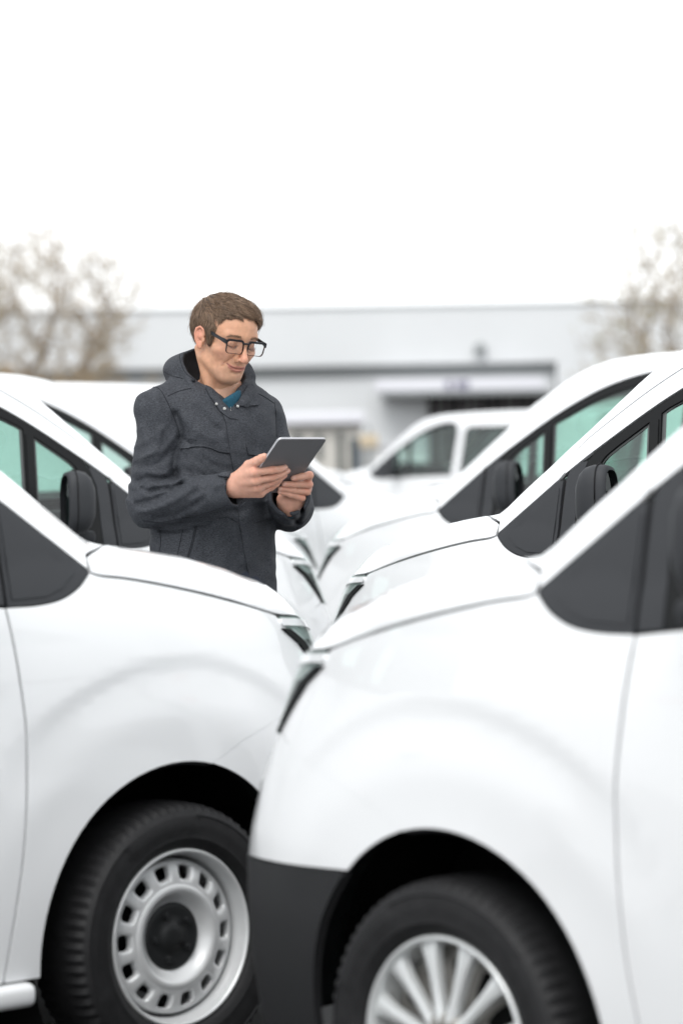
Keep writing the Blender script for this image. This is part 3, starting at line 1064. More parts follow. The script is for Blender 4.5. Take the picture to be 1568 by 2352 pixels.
# ---------------------------------------------------------------- bare trees and shrubs
def tree(name, label, cat, x, Y, seed, fork, dome, n_tip, r_tip, m_bud, group=None, bud=.05, every=2, thick=1.0, zmin=None):
    """Bare crown: tip points spread through a dome, each joined by a bent path to the nearest wood already grown."""
    r = np.random.default_rng(seed)
    (cx, cz, rx, rz) = dome
    d = r.normal(0, 1, (n_tip * 3, 3))
    d /= L2_(d)[:, None]
    rad = r.uniform(.30, 1, n_tip * 3) ** .5
    lump = .86 + .20 * np.sin(d[:, 0] * 5 + seed) * np.sin(d[:, 2] * 4 + seed * 2) + .1 * np.sin(d[:, 1] * 7)
    tip = np.array((cx, 0, cz)) + d * np.array((rx, rx * .9, rz)) * (rad * lump)[:, None]
    tip = tip[tip[:, 2] > (max(fork * .9, .15) if zmin is None else zmin)][:n_tip]
    top = np.array((0, 0, fork))
    tip = tip[np.argsort(L2_(tip - top))]
    N = [np.array((0, 0, -.1)), np.array((.02, 0, fork * .5)), top]
    par = [-1, 0, 1]
    cost = [9., 9., 0.]
    arr = np.empty((n_tip * 8 + 10, 3)); arr[:3] = N
    cst = np.empty(n_tip * 8 + 10); cst[:3] = cost
    n = 3
    par = list(par)
    for p in tip:
        dist = L2_(arr[:n] - p)
        up = p[2] - arr[:n, 2]
        sc_ = dist + .22 * cst[:n] + np.where(up < -.1, .6, 0)
        j = int(np.argmin(sc_))
        k = int(np.clip(dist[j] / .35, 1, 7))
        a_ = arr[j].copy()
        bow = r.normal(0, .05, 3) * dist[j] + np.array((0, 0, -.07 * dist[j]))
        prev = j
        for t in range(1, k + 1):
            f = t / k
            q = a_ + (p - a_) * f + bow * math.sin(math.pi * f) + r.normal(0, .012, 3)
            arr[n] = q
            cst[n] = cst[prev] + L2_(q - arr[prev])
            par.append(prev)
            prev = n
            n += 1
    leaf = np.ones(n, bool)
    w = np.zeros(n)
    for i in range(n - 1, 0, -1):
        leaf[par[i]] = False
    for i in range(n - 1, 0, -1):
        if leaf[i]: w[i] = 1
        w[par[i]] += w[i]
    rr = r_tip * np.maximum(w, 1) ** .42 * thick
    big, small, used = [], [], np.zeros(n, bool)
    order = np.argsort(-cst[:n] * leaf)
    kids = {}
    for i in range(1, n): kids.setdefault(par[i], []).append(i)
    stack = [(0, None)]
    while stack:                                     # chains: follow the thickest child, branch the rest off
        i, pv = stack.pop()
        ch = [] if pv is None else [pv]
        while True:
            ch.append(i)
            ks = kids.get(i, [])
            if not ks: break
            ks = sorted(ks, key=lambda j: -w[j])
            for o in ks[1:]: stack.append((o, i))
            i = ks[0]
        R_ = rr[ch].copy()
        if pv is not None: R_[0] = min(R_[0], R_[1] * 1.15)
        (big if R_[min(1, len(R_) - 1)] > r_tip * 4 else small).append((arr[ch], R_))
    t = thing(name, label, cat, (x, Y, 0), 0, group)
    tubes('trunk', big, M['bark'], t, 7)
    # fine twigs at every tip
    L_ = np.flatnonzero(leaf)
    for i in L_:
        for _ in range(2):
            e = r.normal(0, 1, 3); e[2] = abs(e[2]) * .6
            e = e / L2_(e) * r.uniform(.12, .32)
            small.append((np.array([arr[par[i]], arr[par[i]] + e * .5 + r.normal(0, .02, 3), arr[par[i]] + e]), [r_tip * .8, r_tip * .6, r_tip * .35]))
    tubes('branches', small, M['twig'], t, 4)
    Pp = arr[L_][::every] + r.normal(0, .05, arr[L_][::every].shape)
    m_ = len(Pp)
    a_ = r.normal(0, 1, (m_, 3)); a_ /= L2_(a_)[:, None]
    b_ = np.cross(a_, r.normal(0, 1, (m_, 3))); b_ /= L2_(b_)[:, None]
    s_ = bud * r.uniform(.5, 1.2, (m_, 1))
    V = np.stack([Pp - a_ * s_, Pp + b_ * s_ * .5, Pp + a_ * s_, Pp - b_ * s_ * .5], 1).reshape(-1, 3)
    o = mesh('buds', V, np.arange(m_ * 4).reshape(-1, 4), m_bud, t, smooth=False)
    o['kind'] = 'stuff'
    return t


def L2_(a):
    return np.sqrt((np.asarray(a) ** 2).sum(-1))


GT = 'bare trees before the warehouse'
tree('bare_tree', 'bare brown tree behind the left vans, its wide crown against the sky', 'tree', at(112, 900, 85)[0], 85, 3, 3.1, (0, 4.75, 3.05, 3.4), 3200, .0098, M['bud'], GT, bud=.055, every=2, zmin=2.2)
tree('bare_tree', 'bare tree at the left picture edge, only its outer twigs in view', 'tree', at(-230, 900, 90)[0], 90, 11, 2.4, (0, 4.3, 2.9, 3.3), 2200, .0100, M['bud'], GT, bud=.055, every=2)
tree('budding_tree', 'olive budding tree above the van roofs at the right', 'tree', at(1640, 900, 78)[0], 78, 5, 3.0, (0, 4.6, 3.7, 3.2), 2400, .0090, M['budgreen'], GT, bud=.075, every=1, zmin=2.4)
shrub_l = ['bare brown shrub below the bare tree, at the left picture edge', 'bare brown shrub at the foot of the bare tree trunk',
           'bare brown shrub right of the bare tree trunk', 'bare brown shrub nearest the man, right end of the row', 'bare brown shrub between the trunk and the last shrub']
for i, (px, s) in enumerate(((20, 21), (105, 22), (180, 23), (320, 24), (250, 25))):
    tree('bare_shrub', shrub_l[i], 'shrub', at(px, 900, 82 + i * .7)[0], 82 + i * .7, s, .25, (0, 1.95, 1.15, 1.95 if i != 3 else 1.8), 600, .011, M['bud'], 'bare shrubs behind the vans', bud=.085, every=1)

# ---------------------------------------------------------------- vans
GR = 'white vans parked nose to nose in two slanting rows'
spots = [
    ('steel', 'panel', -.996, 8.247, 42.9, 'white van at left foreground with a silver steel front wheel'),
    ('alloy', 'panel', .818, 6.782, 180 - 46.0, 'white van at right foreground with a spoked alloy wheel, nearest of all'),
    ('steel', 'panel', .923, 10.751, 180 - 45.2, 'sharp white van second in the right row, just beyond the nearest right van'),
    ('steel', 'panel', .842, 14.918, 180 - 43.5, 'white van third in the right row, whole black side mirror and quarter window in view'),
    ('steel', 'panel', -1.027, 12.589, 42.1, 'white van second in the left row, black side mirror at the man\'s elbow'),
    ('steel', 'panel', -1.082, 16.338, 43.0, 'white van third in the left row, arched side window behind the man\'s shoulder'),
    ('steel', 'panel', 1.02, 18.95, 180 - 44, 'white van fourth in the right row, only a strip of roof and pillar in view'),
    ('steel', 'panel', -.40, 19.9, 43, 'white van fourth in the left row, its long plain roof behind the man'),
    ('steel', 'combi', .76, 38.4, 180 - 44, 'white van with a rear side window, far back right of the gatehouse'),
    ('steel', 'panel', -.63, 37.8, 43, 'white van far back, its sloping pillar just right of the man\'s shoulder'),
]
protos = {}
for wk, kind, x, y, a, lab in spots:
    key = (wk, kind)
    if key not in protos:
        v = make_van(kind, wk)
        protos[key] = v
    else:
        v = copy_tree(protos[key])
    v.location = (x, y, 0)
    v.rotation_euler = (0, 0, R(a))
    tag(v, lab, 'van', GR)
# ---------------------------------------------------------------- the man: smooth solid forms meshed from distance fields
def L2(a):
    return np.sqrt((a * a).sum(-1))


def cone(p, a, b, r1, r2):
    a, b = np.asarray(a, float), np.asarray(b, float)
    ab = b - a
    t = np.clip(((p - a) @ ab) / (ab @ ab), 0, 1)
    return L2(p - a - t[:, None] * ab) - (r1 + (r2 - r1) * t)


def ell(p, c, r, rot=None):
    q = p - np.asarray(c, float)
    if rot is not None:
        q = q @ rot
    r = np.asarray(r, float)
    k0 = L2(q / r)
    k1 = L2(q / (r * r)) + 1e-9
    return k0 * (k0 - 1) / k1


def poly_d(p, pts):
    d = np.full(len(p), 9.0)
    for a, b in zip(pts[:-1], pts[1:]):
        d = np.minimum(d, cone(p, a, b, 0, 0))
    return d


def nets(f, lo, hi, h, coarse=4):
    """Surface nets of f < 0 in a box; only the neighbourhood of the surface is sampled finely."""
    lo, hi = np.asarray(lo, float), np.asarray(hi, float)
    nc = np.ceil((hi - lo) / (h * coarse)).astype(int) + 1
    H = h * coarse
    ax = [lo[i] + H * (np.arange(nc[i]) + .5) - h * .5 for i in range(3)]
    G = np.stack(np.meshgrid(*ax, indexing='ij'), -1).reshape(-1, 3)
    Dc = f(G).reshape(nc)
    near = np.abs(Dc) < H * 1.6
    D = np.repeat(np.repeat(np.repeat(Dc, coarse, 0), coarse, 1), coarse, 2)
    m = np.repeat(np.repeat(np.repeat(near, coarse, 0), coarse, 1), coarse, 2)
    I = np.argwhere(m)
    vals = np.empty(len(I))
    for i in range(0, len(I), 400000):
        vals[i:i + 400000] = f(lo + I[i:i + 400000] * h)
    D[m] = vals
    S = D < 0
    n = D.shape
    cs = np.zeros(tuple(k - 1 for k in n), np.uint8)
    for dx in (0, 1):
        for dy in (0, 1):
            for dz in (0, 1):
                cs += S[dx:n[0] - 1 + dx, dy:n[1] - 1 + dy, dz:n[2] - 1 + dz]
    act = np.argwhere((cs > 0) & (cs < 8))
    acc = np.zeros((len(act), 3))
    cnt = np.zeros(len(act))
    cor = [(a, b, c) for a in (0, 1) for b in (0, 1) for c in (0, 1)]
    val = {c: D[tuple((act + c).T)] for c in cor}
    for c in cor:
        for k in range(3):
            if c[k] == 0:
                e = list(c); e[k] = 1; e = tuple(e)
                a, b = val[c], val[e]
                x = (a < 0) != (b < 0)
                t = np.where(x, a / np.where(x, a - b, 1), 0)
                pt = np.tile(np.array(c, float), (len(act), 1))
                pt[:, k] += t
                acc[x] += pt[x]
                cnt[x] += 1
    V = lo + (act + acc / cnt[:, None]) * h
    idx = np.full(tuple(k - 1 for k in n), -1, np.int64)
    idx[tuple(act.T)] = np.arange(len(act))
    Q = []
    for k in range(3):
        sl0 = [slice(1, n[i] - 1) for i in range(3)]
        sl0[k] = slice(0, n[k] - 1)
        sl1 = list(sl0)
        sl1[k] = slice(1, n[k])
        A, B = S[tuple(sl0)], S[tuple(sl1)]
        E = np.argwhere(A != B)
        off = np.array([0 if i == k else 1 for i in range(3)])
        E = E + off
        u, v = (k + 1) % 3, (k + 2) % 3
        du = np.zeros(3, int); du[u] = 1
        dv = np.zeros(3, int); dv[v] = 1
        q = np.stack([idx[tuple((E - du - dv).T)], idx[tuple((E - dv).T)], idx[tuple(E.T)], idx[tuple((E - du).T)]], 1)
        flip = ~S[tuple(E.T)]
        q[flip] = q[flip][:, ::-1]
        Q.append(q)
    Q = np.vstack(Q)
    Q = Q[(Q >= 0).all(1)]
    return V, Q


def fast_mesh(name, V, Q, mats, parent=None, cols=None, smooth=True, mi=None):
    me = bpy.data.meshes.new(name)
    me.vertices.add(len(V))
    me.vertices.foreach_set('co', np.asarray(V, np.float32).ravel())
    k = Q.shape[1]
    me.loops.add(len(Q) * k)
    me.polygons.add(len(Q))
    me.loops.foreach_set('vertex_index', Q.astype(np.int32).ravel())
    me.polygons.foreach_set('loop_start', np.arange(0, len(Q) * k, k, dtype=np.int32))
    me.update(calc_edges=True)
    for m in (mats if isinstance(mats, (list, tuple)) else [mats]):
        me.materials.append(m)
    if mi is not None:
        me.polygons.foreach_set('material_index', np.asarray(mi, np.int32))
    if smooth:
        me.polygons.foreach_set('use_smooth', np.ones(len(me.polygons), bool))
    if cols is not None:
        ca = me.color_attributes.new('tone', 'FLOAT_COLOR', 'POINT')
        c4 = np.ones((len(V), 4), np.float32)
        c4[:, :3] = cols
        ca.data.foreach_set('color', c4.ravel())
    me.validate()
    me.update()
    return link(bpy.data.objects.new(name, me), parent)


# materials of the man
def skin_mat():
    m = mat('skin', (.6, .36, .26), .48, spec=.4)
    nt = m.node_tree
    b = nt.nodes['Principled BSDF']
    a = nt.nodes.new('ShaderNodeAttribute')
    a.attribute_name = 'tone'
    tc = nt.nodes.new('ShaderNodeTexCoord')
    n = nt.nodes.new('ShaderNodeTexNoise')
    n.inputs['Scale'].default_value = 90
    n.inputs['Detail'].default_value = 6
    r = nt.nodes.new('ShaderNodeMapRange')
    r.inputs['To Min'].default_value = .80
    r.inputs['To Max'].default_value = 1.16
    v = nt.nodes.new('ShaderNodeVectorMath')
    v.operation = 'SCALE'
    nt.links.new(tc.outputs['Object'], n.inputs['Vector'])
    nt.links.new(n.outputs['Fac'], r.inputs['Value'])
    nt.links.new(a.outputs['Color'], v.inputs[0])
    nt.links.new(r.outputs[0], v.inputs['Scale'])
    nt.links.new(v.outputs[0], b.inputs['Base Color'])
    b.inputs['Subsurface Weight'].default_value = .18
    b.inputs['Subsurface Radius'].default_value = (.010, .004, .002)
    b.inputs['Subsurface Scale'].default_value = .6
    n2 = nt.nodes.new('ShaderNodeTexNoise')
    n2.inputs['Scale'].default_value = 420
    n2.inputs['Detail'].default_value = 4
    bp = nt.nodes.new('ShaderNodeBump')
    bp.inputs['Strength'].default_value = .22
    bp.inputs['Distance'].default_value = .001
    nt.links.new(tc.outputs['Object'], n2.inputs['Vector'])
    nt.links.new(n2.outputs['Fac'], bp.inputs['Height'])
    nt.links.new(bp.outputs[0], b.inputs['Normal'])
    return m


def heather_mat(name, dark, light):
    """Melange cloth: fine dark and light yarns running across, plus a soft crumple."""
    m = mat(name, dark, .75, spec=.25)
    nt = m.node_tree
    b = nt.nodes['Principled BSDF']
    tc = nt.nodes.new('ShaderNodeTexCoord')
    mp = nt.nodes.new('ShaderNodeMapping')
    mp.inputs['Scale'].default_value = (170, 170, 640)
    n = nt.nodes.new('ShaderNodeTexNoise')
    n.inputs['Scale'].default_value = 1.0
    n.inputs['Detail'].default_value = 4
    n.inputs['Roughness'].default_value = .7
    cr = nt.nodes.new('ShaderNodeValToRGB')
    cr.color_ramp.elements[0].position = .36
    cr.color_ramp.elements[0].color = (*dark, 1)
    cr.color_ramp.elements[1].position = .70
    cr.color_ramp.elements[1].color = (*light, 1)
    nt.links.new(tc.outputs['Object'], mp.inputs[0])
    nt.links.new(mp.outputs[0], n.inputs['Vector'])
    nt.links.new(n.outputs['Fac'], cr.inputs[0])
    nt.links.new(cr.outputs[0], b.inputs['Base Color'])
    n2 = nt.nodes.new('ShaderNodeTexNoise')
    n2.inputs['Scale'].default_value = 24
    n2.inputs['Detail'].default_value = 5
    n2.inputs['Distortion'].default_value = .6
    bp = nt.nodes.new('ShaderNodeBump')
    bp.inputs['Strength'].default_value = .22
    bp.inputs['Distance'].default_value = .005
    nt.links.new(tc.outputs['Object'], n2.inputs['Vector'])
    nt.links.new(n2.outputs['Fac'], bp.inputs['Height'])
    b2 = nt.nodes.new('ShaderNodeBump')
    b2.inputs['Strength'].default_value = .35
    b2.inputs['Distance'].default_value = .0015
    nt.links.new(n.outputs['Fac'], b2.inputs['Height'])
    nt.links.new(bp.outputs[0], b2.inputs['Normal'])
    nt.links.new(b2.outputs[0], b.inputs['Normal'])
    return m


M['skin'] = skin_mat()
M['jacket'] = heather_mat('heather_cloth', (.0175, .0193, .0235), (.068, .073, .085))
M['lining'] = mat('black_lining', (.010, .010, .012), .8, noise=(25, .3))
M['seam'] = mat('seam_thread', (.012, .014, .019), .9)
M['tee'] = mat('teal_cotton', (.008, .065, .105), .9, noise=(200, .2), bump=(400, .3, .001))
M['denim'] = mat('dark_trousers', (.02, .025, .04), .9, noise=(60, .2))
M['shoe'] = mat('shoe_leather', (.015, .013, .012), .5)
M['snap'] = mat('snap_metal', (.55, .54, .52), .3, metal=.95)
M['velcro'] = mat('velcro_black', (.008, .008, .009), .95)
M['frameblk'] = mat('spectacle_frame', (.014, .016, .020), .42, spec=.3)
M['tortoise'] = mat('tortoise_rim', (.035, .014, .008), .4, spec=.3, noise=(120, .7))
M['spec'] = glass_mat('spectacle_lens', (.98, .985, .985), .03)
M['tabletgrey'] = mat('tablet_aluminium', (.20, .20, .21), .42, metal=.5)
M['tabletedge'] = mat('tablet_edge', (.50, .50, .52), .3, metal=.6)
M['screen'] = mat('tablet_screen', (.01, .01, .012), .08, coat=.6)

Y0 = 9.15                                            # where the man stands


def P(px, py, dy=0.):
    return at(px, py, Y0 + dy)


def P3(u, v, dy):                                    # close view of the hands and the tablet
    return P(501.8 + u * .176, 972.2 + v * .176, dy)


def P1(u, v, dy=0.):                                 # view of head and jacket
    return P(250.9 + u * .36, 627.2 + v * .36, dy)


man_pos = P(500, 1100, 0)
person = thing('person', 'man in dark grey hooded jacket looking down at the tablet he holds', 'person', (man_pos[0], Y0, 0))
ROOT = np.array((man_pos[0], Y0, 0))


def loc(V):
    return np.asarray(V, float) - ROOT


PSI = R(33)
TL = np.array((math.cos(PSI), math.sin(PSI), 0))     # the man's left
TF = np.array((math.sin(PSI), -math.cos(PSI), 0))    # where his chest faces

# torso table: picture row, centre column, half width, half depth
TT = np.array([(1460, 490, .196, .142), (1350, 490, .192, .136), (1250, 489, .189, .134), (1150, 490, .188, .136), (1050, 494, .190, .138),
               (985, 495, .192, .132), (945, 494, .186, .118), (915, 496, .165, .098), (893, 500, .125, .082), (870, 505, .085, .07)])
tz = np.array([P(c, r)[2] for r, c, _, _ in TT])
tx = np.array([P(c, r)[0] for r, c, _, _ in TT])
o_ = np.argsort(tz)
zz = np.linspace(tz.min(), tz.max(), 80)
ker = np.exp(-np.linspace(-2, 2, 11) ** 2); ker /= ker.sum()
def sm(v):
    y = np.interp(zz, tz[o_], v[o_])
    return np.convolve(np.pad(y, 5, mode='edge'), ker, 'valid')
t_x, t_a, t_b = sm(tx), sm(TT[:, 2]), sm(TT[:, 3])
RS, RE, RW = P(360, 941, -.095), P(347, 1158, -.12), P(541, 1124, -.262)
LS, LE, LW = P(606, 950, .10), P(666, 1166, .04), P(664, 1137, -.20)
rdir = (RW - RE) / np.linalg.norm(RW - RE)
ldir = (LW - LE) / np.linalg.norm(LW - LE)
NECK = P(508, 868, .01)
VT, VB = P(524, 868, -.17), P(531, 938, -.19)


def strokes(lst, conv=P1):
    out = []
    for pts, w, a in lst:
        q = np.array([conv(u, v, -.15) for u, v in smooth_line(pts, 4)])
        out.append((q[:, [0, 2]], w * .36 / 820, a))
    return out


FOLDS = strokes([
    # creases (negative) and rolls (positive) of the sleeves and the front
    ([(420, 900), (452, 1000), (446, 1100), (415, 1210), (425, 1300)], 24, -.012),
    ([(455, 1050), (510, 1085), (560, 1095)], 18, -.006),
    ([(400, 1130), (330, 1200), (270, 1235), (200, 1240)], 20, -.004),
    ([(420, 1230), (350, 1275), (290, 1280), (235, 1262)], 22, .005),
    ([(415, 1300), (330, 1318), (260, 1305), (190, 1330)], 19, -.006),
    ([(245, 1385), (265, 1362), (300, 1350), (420, 1330), (500, 1300)], 22, .006),
    ([(215, 1370), (246, 1392), (300, 1378), (380, 1372)], 15, -.006),
    ([(180, 1470), (280, 1450), (380, 1405), (470, 1340)], 20, -.008),
    ([(210, 1520), (330, 1490), (450, 1430), (560, 1350)], 26, .008),
    ([(300, 1560), (430, 1535), (560, 1470), (660, 1380)], 22, -.006),
    ([(560, 1440), (640, 1400), (720, 1340)], 20, .005),
    ([(150, 1000), (190, 1100), (180, 1220)], 26, -.004),
    ([(300, 800), (330, 920), (390, 1060)], 24, .004),
    ([(230, 800), (240, 950), (300, 1100)], 26, -.004),
    ([(330, 1000), (300, 1120), (220, 1180)], 20, .005),
    ([(560, 860), (640, 960), (700, 1000)], 26, -.005),
    ([(470, 920), (560, 1010), (650, 1060)], 28, .004),
    ([(900, 900), (940, 1000), (930, 1120)], 30, -.004),
    ([(1060, 900), (1075, 1000), (1080, 1060)], 16, -.007),
    ([(1100, 960), (1110, 1020), (1120, 1060)], 14, .005),
    ([(640, 1560), (760, 1520), (830, 1530)], 22, -.004),
    ([(330, 1640), (420, 1640), (520, 1605), (620, 1590)], 26, -.008),
    ([(700, 1620), (740, 1750), (730, 1880)], 40, .004),
    ([(600, 1640), (630, 1760), (600, 1860)], 34, -.004),
    ([(960, 1500), (990, 1650), (985, 1850)], 30, -.004),
    ([(1100, 1490), (1160, 1560), (1200, 1600)], 14, -.006),
    ([(1210, 1450), (1230, 1520), (1200, 1590)], 12, -.006),
    ([(1060, 1560), (1110, 1600), (1160, 1610)], 14, .005),
    ([(860, 1560), (890, 1700), (880, 1850)], 30, .004),
])


def jacket_f(p):
    x, y, z = p.T
    cx = np.interp(z, zz, t_x)
    a, b = np.interp(z, zz, t_a), np.interp(z, zz, t_b)
    qx, qy = x - cx, y - Y0
    u, v = qx * TL[0] + qy * TL[1], qx * TF[0] + qy * TF[1]
    k0 = np.sqrt((u / a) ** 2 + (v / b) ** 2)
    k1 = np.sqrt((u / a ** 2) ** 2 + (v / b ** 2) ** 2) + 1e-9
    d = k0 * (k0 - 1) / k1
    d = smax(d, z - P(500, 872)[2], .05)
    d = np.maximum(d, P(490, 1445)[2] - z)
    for s_, r_ in ((RS, .050), (LS, .050)):
        d = smin(d, cone(p, NECK - np.array((0, 0, .050)), s_ + np.array((0, 0, -.004)), .058, r_), .05)
    d = smin(d, cone(p, P(402, 906, -.04), P(346, 936, -.09), .044, .042), .03)
    right = smin(cone(p, RS, RE, .054, .063), cone(p, RE, RW, .064, .049), .025)
    right = smax(right, (p - RW) @ rdir, .008)
    left = smin(cone(p, LS, LE, .052, .060), cone(p, LE, LW, .060, .059), .03)
    left = smax(left, (p - LW) @ ldir, .008)
    d = smin(d, right, .022)
    d = smin(d, left, .018)
    # open cuffs
    d = smax(d, -cone(p, RW - rdir * .045, RW + rdir * .06, .040, .040), .006)
    d = smax(d, -cone(p, LW - ldir * .07, LW + ldir * .06, .046, .046), .006)
    # hood thrown back, open collar
    w = p - NECK
    s = w @ TF
    tl = w @ TL
    rot = np.stack([TL, TF, np.array((0, 0, 1.))], 1)
    c1 = P(485, 866, .035)
    hood = ell(p, c1, (.126, .125, .090), rot)
    hood = smin(hood, ell(p, P(420, 846, .03), (.05, .06, .030), rot), .03)
    hood = smin(hood, cone(p, P(455, 872, -.09), P(505, 925, -.155), .028, .020), .03)
    hood = smin(hood, cone(p, P(560, 872, -.02), P(572, 912, -.09), .026, .024), .03)
    hood = smin(hood, cone(p, P(545, 930, -.165), P(590, 915, -.09), .014, .020), .02)
    zc = P(500, 838)[2] - .95 * np.clip(s, -.058, .2) * (1 - .1 * np.clip(tl / .1, -1, 1))
    hood = smax(hood, z - zc, .012)
    d = smin(d, hood, .012)
    cav = ell(p, P(494, 838, -.012), (.089, .092, .098), rot)
    for dy_ in (.0, .05, .09, -.05):
        o3 = np.array((0, dy_, 0))
        cav = smin(cav, cone(p, P(513, 868, -.13) + o3, P(529, 933, -.15) + o3, .043, .007), .012)
    d = smax(d, -cav, .010)
    # folds: only on the camera-facing half
    q = p[:, [0, 2]]
    fr = sstep(.10, -.03, y - Y0)
    for pl, wd, am in FOLDS:
        lo_, hi_ = pl.min(0) - 3 * wd, pl.max(0) + 3 * wd
        m = ((q > lo_) & (q < hi_)).all(1)
        if m.any():
            dd = np.full(m.sum(), 9.)
            qq = q[m]
            for A, B in zip(pl[:-1], pl[1:]):
                ab = B - A
                t = np.clip(((qq - A) @ ab) / (ab @ ab + 1e-12), 0, 1)
                dd = np.minimum(dd, L2(qq - A - t[:, None] * ab))
            d[m] -= 1.45 * am * np.exp(-(dd / wd) ** 2) * fr[m]
    for c_, rad_, ang_, amp_ in ((RE, .115, .35, .0085), (RS - np.array((0, .05, .13)), .10, -.55, .0055), (.5 * RE + .5 * RW, .10, .5, .0065), (LE, .10, -.5, .0065), (P(470, 1050, -.15), .09, .6, .0035), (P(560, 1290, -.15), .12, -1.1, .0030)):
        e = L2(p - c_)
        m = e < rad_ * 1.6
        if m.any():
            pm_ = p[m]
            vv = (pm_[:, 2] - c_[2]) * math.cos(ang_) + (pm_[:, 0] - c_[0]) * math.sin(ang_)
            hh = (pm_[:, 0] - c_[0]) * math.cos(ang_) - (pm_[:, 2] - c_[2]) * math.sin(ang_)
            wv = 1 - np.abs(np.sin(vv * 74 + 1.6 * np.sin(hh * 21 + pm_[:, 1] * 12) + 1.1))
            d[m] -= amp_ * (wv ** 1.6 - .35) * np.exp(-(e[m] / rad_) ** 2) * fr[m]
    n = np.sin(x * 61 + z * 37 + 2 * np.sin(z * 23)) * np.sin(z * 53 - x * 29 + 1.3) * np.sin(y * 47 + z * 31)
    return d - .0022 * n


V, Q = nets(jacket_f, (ROOT[0] - .30, Y0 - .36, P(490, 1465)[2]), (ROOT[0] + .32, Y0 + .24, P(490, 770)[2]), .0045)
# the inside of the hood and cuffs is black lining
rot_ = np.stack([TL, TF, np.array((0, 0, 1.))], 1)
inner = ell(V, P(494, 838, -.012), (.089, .092, .098), rot_) < .0035
inner |= cone(V, RW - rdir * .045, RW - rdir * .004, .040, .040) < .003
inner |= cone(V, LW - ldir * .07, LW - ldir * .004, .046, .046) < .003
mi = inner[Q].all(1).astype(int)
jacket = fast_mesh('jacket', loc(V), Q, [M['jacket'], M['lining']], person, mi=mi)
BV = BVHTree.FromPolygons([tuple(v) for v in V], [tuple(int(i) for i in q) for q in Q])
CAMO = Vector((0, 0, HC))


def on_jacket(px, py, lift=.0):
    d = (Vector(at(px, py, Y0)) - CAMO).normalized()
    h, n, i, _ = BV.ray_cast(CAMO, d)
    if h is None:
        return None, None
    if n.dot(d) > 0: n = -n
    return np.array(h + n * lift), np.array(n)


def p1(u, v):
    return 250.9 + u * .36, 627.2 + v * .36


def seam(pts, r=.0011, name='seam', m='seam', lift=.0006):
    out = []
    for u, v in dense(smooth_line([p1(*p) for p in pts], 4), 5, closed=False):
        h, n = on_jacket(u, v, lift)
        if h is not None and (not out or np.linalg.norm(h - out[-1]) < .03):
            out.append(h)
    if len(out) > 2:
        o = tubes(name, [(loc(out), r)], M[m], jacket, 5)
        return o


def patch(name, poly, m, lift=.003, step=7, parent=None, raw=False):
    pl = [p if raw else p1(*p) for p in poly]
    V2, T = fill(pl, step)
    Pn = [on_jacket(u, v, 0) for u, v in V2]
    ok = np.array([h is not None for h, n in Pn])
    VV = np.array([h if h is not None else np.zeros(3) for h, n in Pn])
    NN = np.array([n if n is not None else np.zeros(3) for h, n in Pn])
    T = T[ok[T].all(1)]
    A = VV[T]
    e = np.stack([L2(A[:, 0] - A[:, 1]), L2(A[:, 1] - A[:, 2]), L2(A[:, 2] - A[:, 0])], 1).max(1)
    T = T[e < .035]
    top = VV + NN * lift
    A = top[T]
    fn = np.cross(A[:, 1] - A[:, 0], A[:, 2] - A[:, 0])
    if len(T) and (fn * NN[T[:, 0]]).sum() < 0: T = T[:, ::-1]
    cnt = set()
    for t in T:
        for i in range(3): cnt.add((t[i], t[(i + 1) % 3]))
    Fc = [tuple(t) for t in T]
    k = len(top)
    V3 = list(top) + list(VV - NN * .003)
    for i, j in cnt:
        if (j, i) not in cnt:
            Fc.append((j, i, i + k, j + k))
    o = mesh(name, loc(V3), Fc, M[m], parent or jacket)
    o.data.set_sharp_from_angle(angle=R(50))
    return o


patch('placket', [(725, 905), (745, 960), (770, 1150), (800, 1300), (830, 1600), (872, 1850), (905, 2010), (990, 2010), (962, 1800), (935, 1600), (910, 1450), (880, 1180), (850, 1000), (815, 925), (770, 880)], 'jacket', .0035)
patch('pocket_flap', [(455, 1065), (600, 1058), (760, 1085), (768, 1150), (700, 1140), (650, 1118), (600, 1108), (520, 1114), (460, 1122)], 'jacket', .0045)
patch('pocket_flap', [(868, 1095), (1000, 1110), (1040, 1110), (1030, 1165), (960, 1168), (882, 1156)], 'jacket', .004)
patch('cuff_tab', [(735, 1312), (772, 1300), (778, 1385), (765, 1400), (745, 1390)], 'velcro', .003, 4)
patch('cuff_tab', [(700, 1300), (725, 1284), (786, 1278), (790, 1300), (740, 1306)], 'jacket', .007, 4)
patch('collar_flap', [(612, 735), (655, 770), (690, 792), (722, 850), (768, 880), (803, 922), (815, 936), (765, 930), (735, 908), (705, 885), (672, 835), (640, 790)], 'jacket', .006, 5)
patch('collar_flap', [(800, 848), (822, 822), (848, 775), (880, 722), (908, 716), (938, 765), (955, 830), (942, 848), (866, 850)], 'jacket', .006, 5)
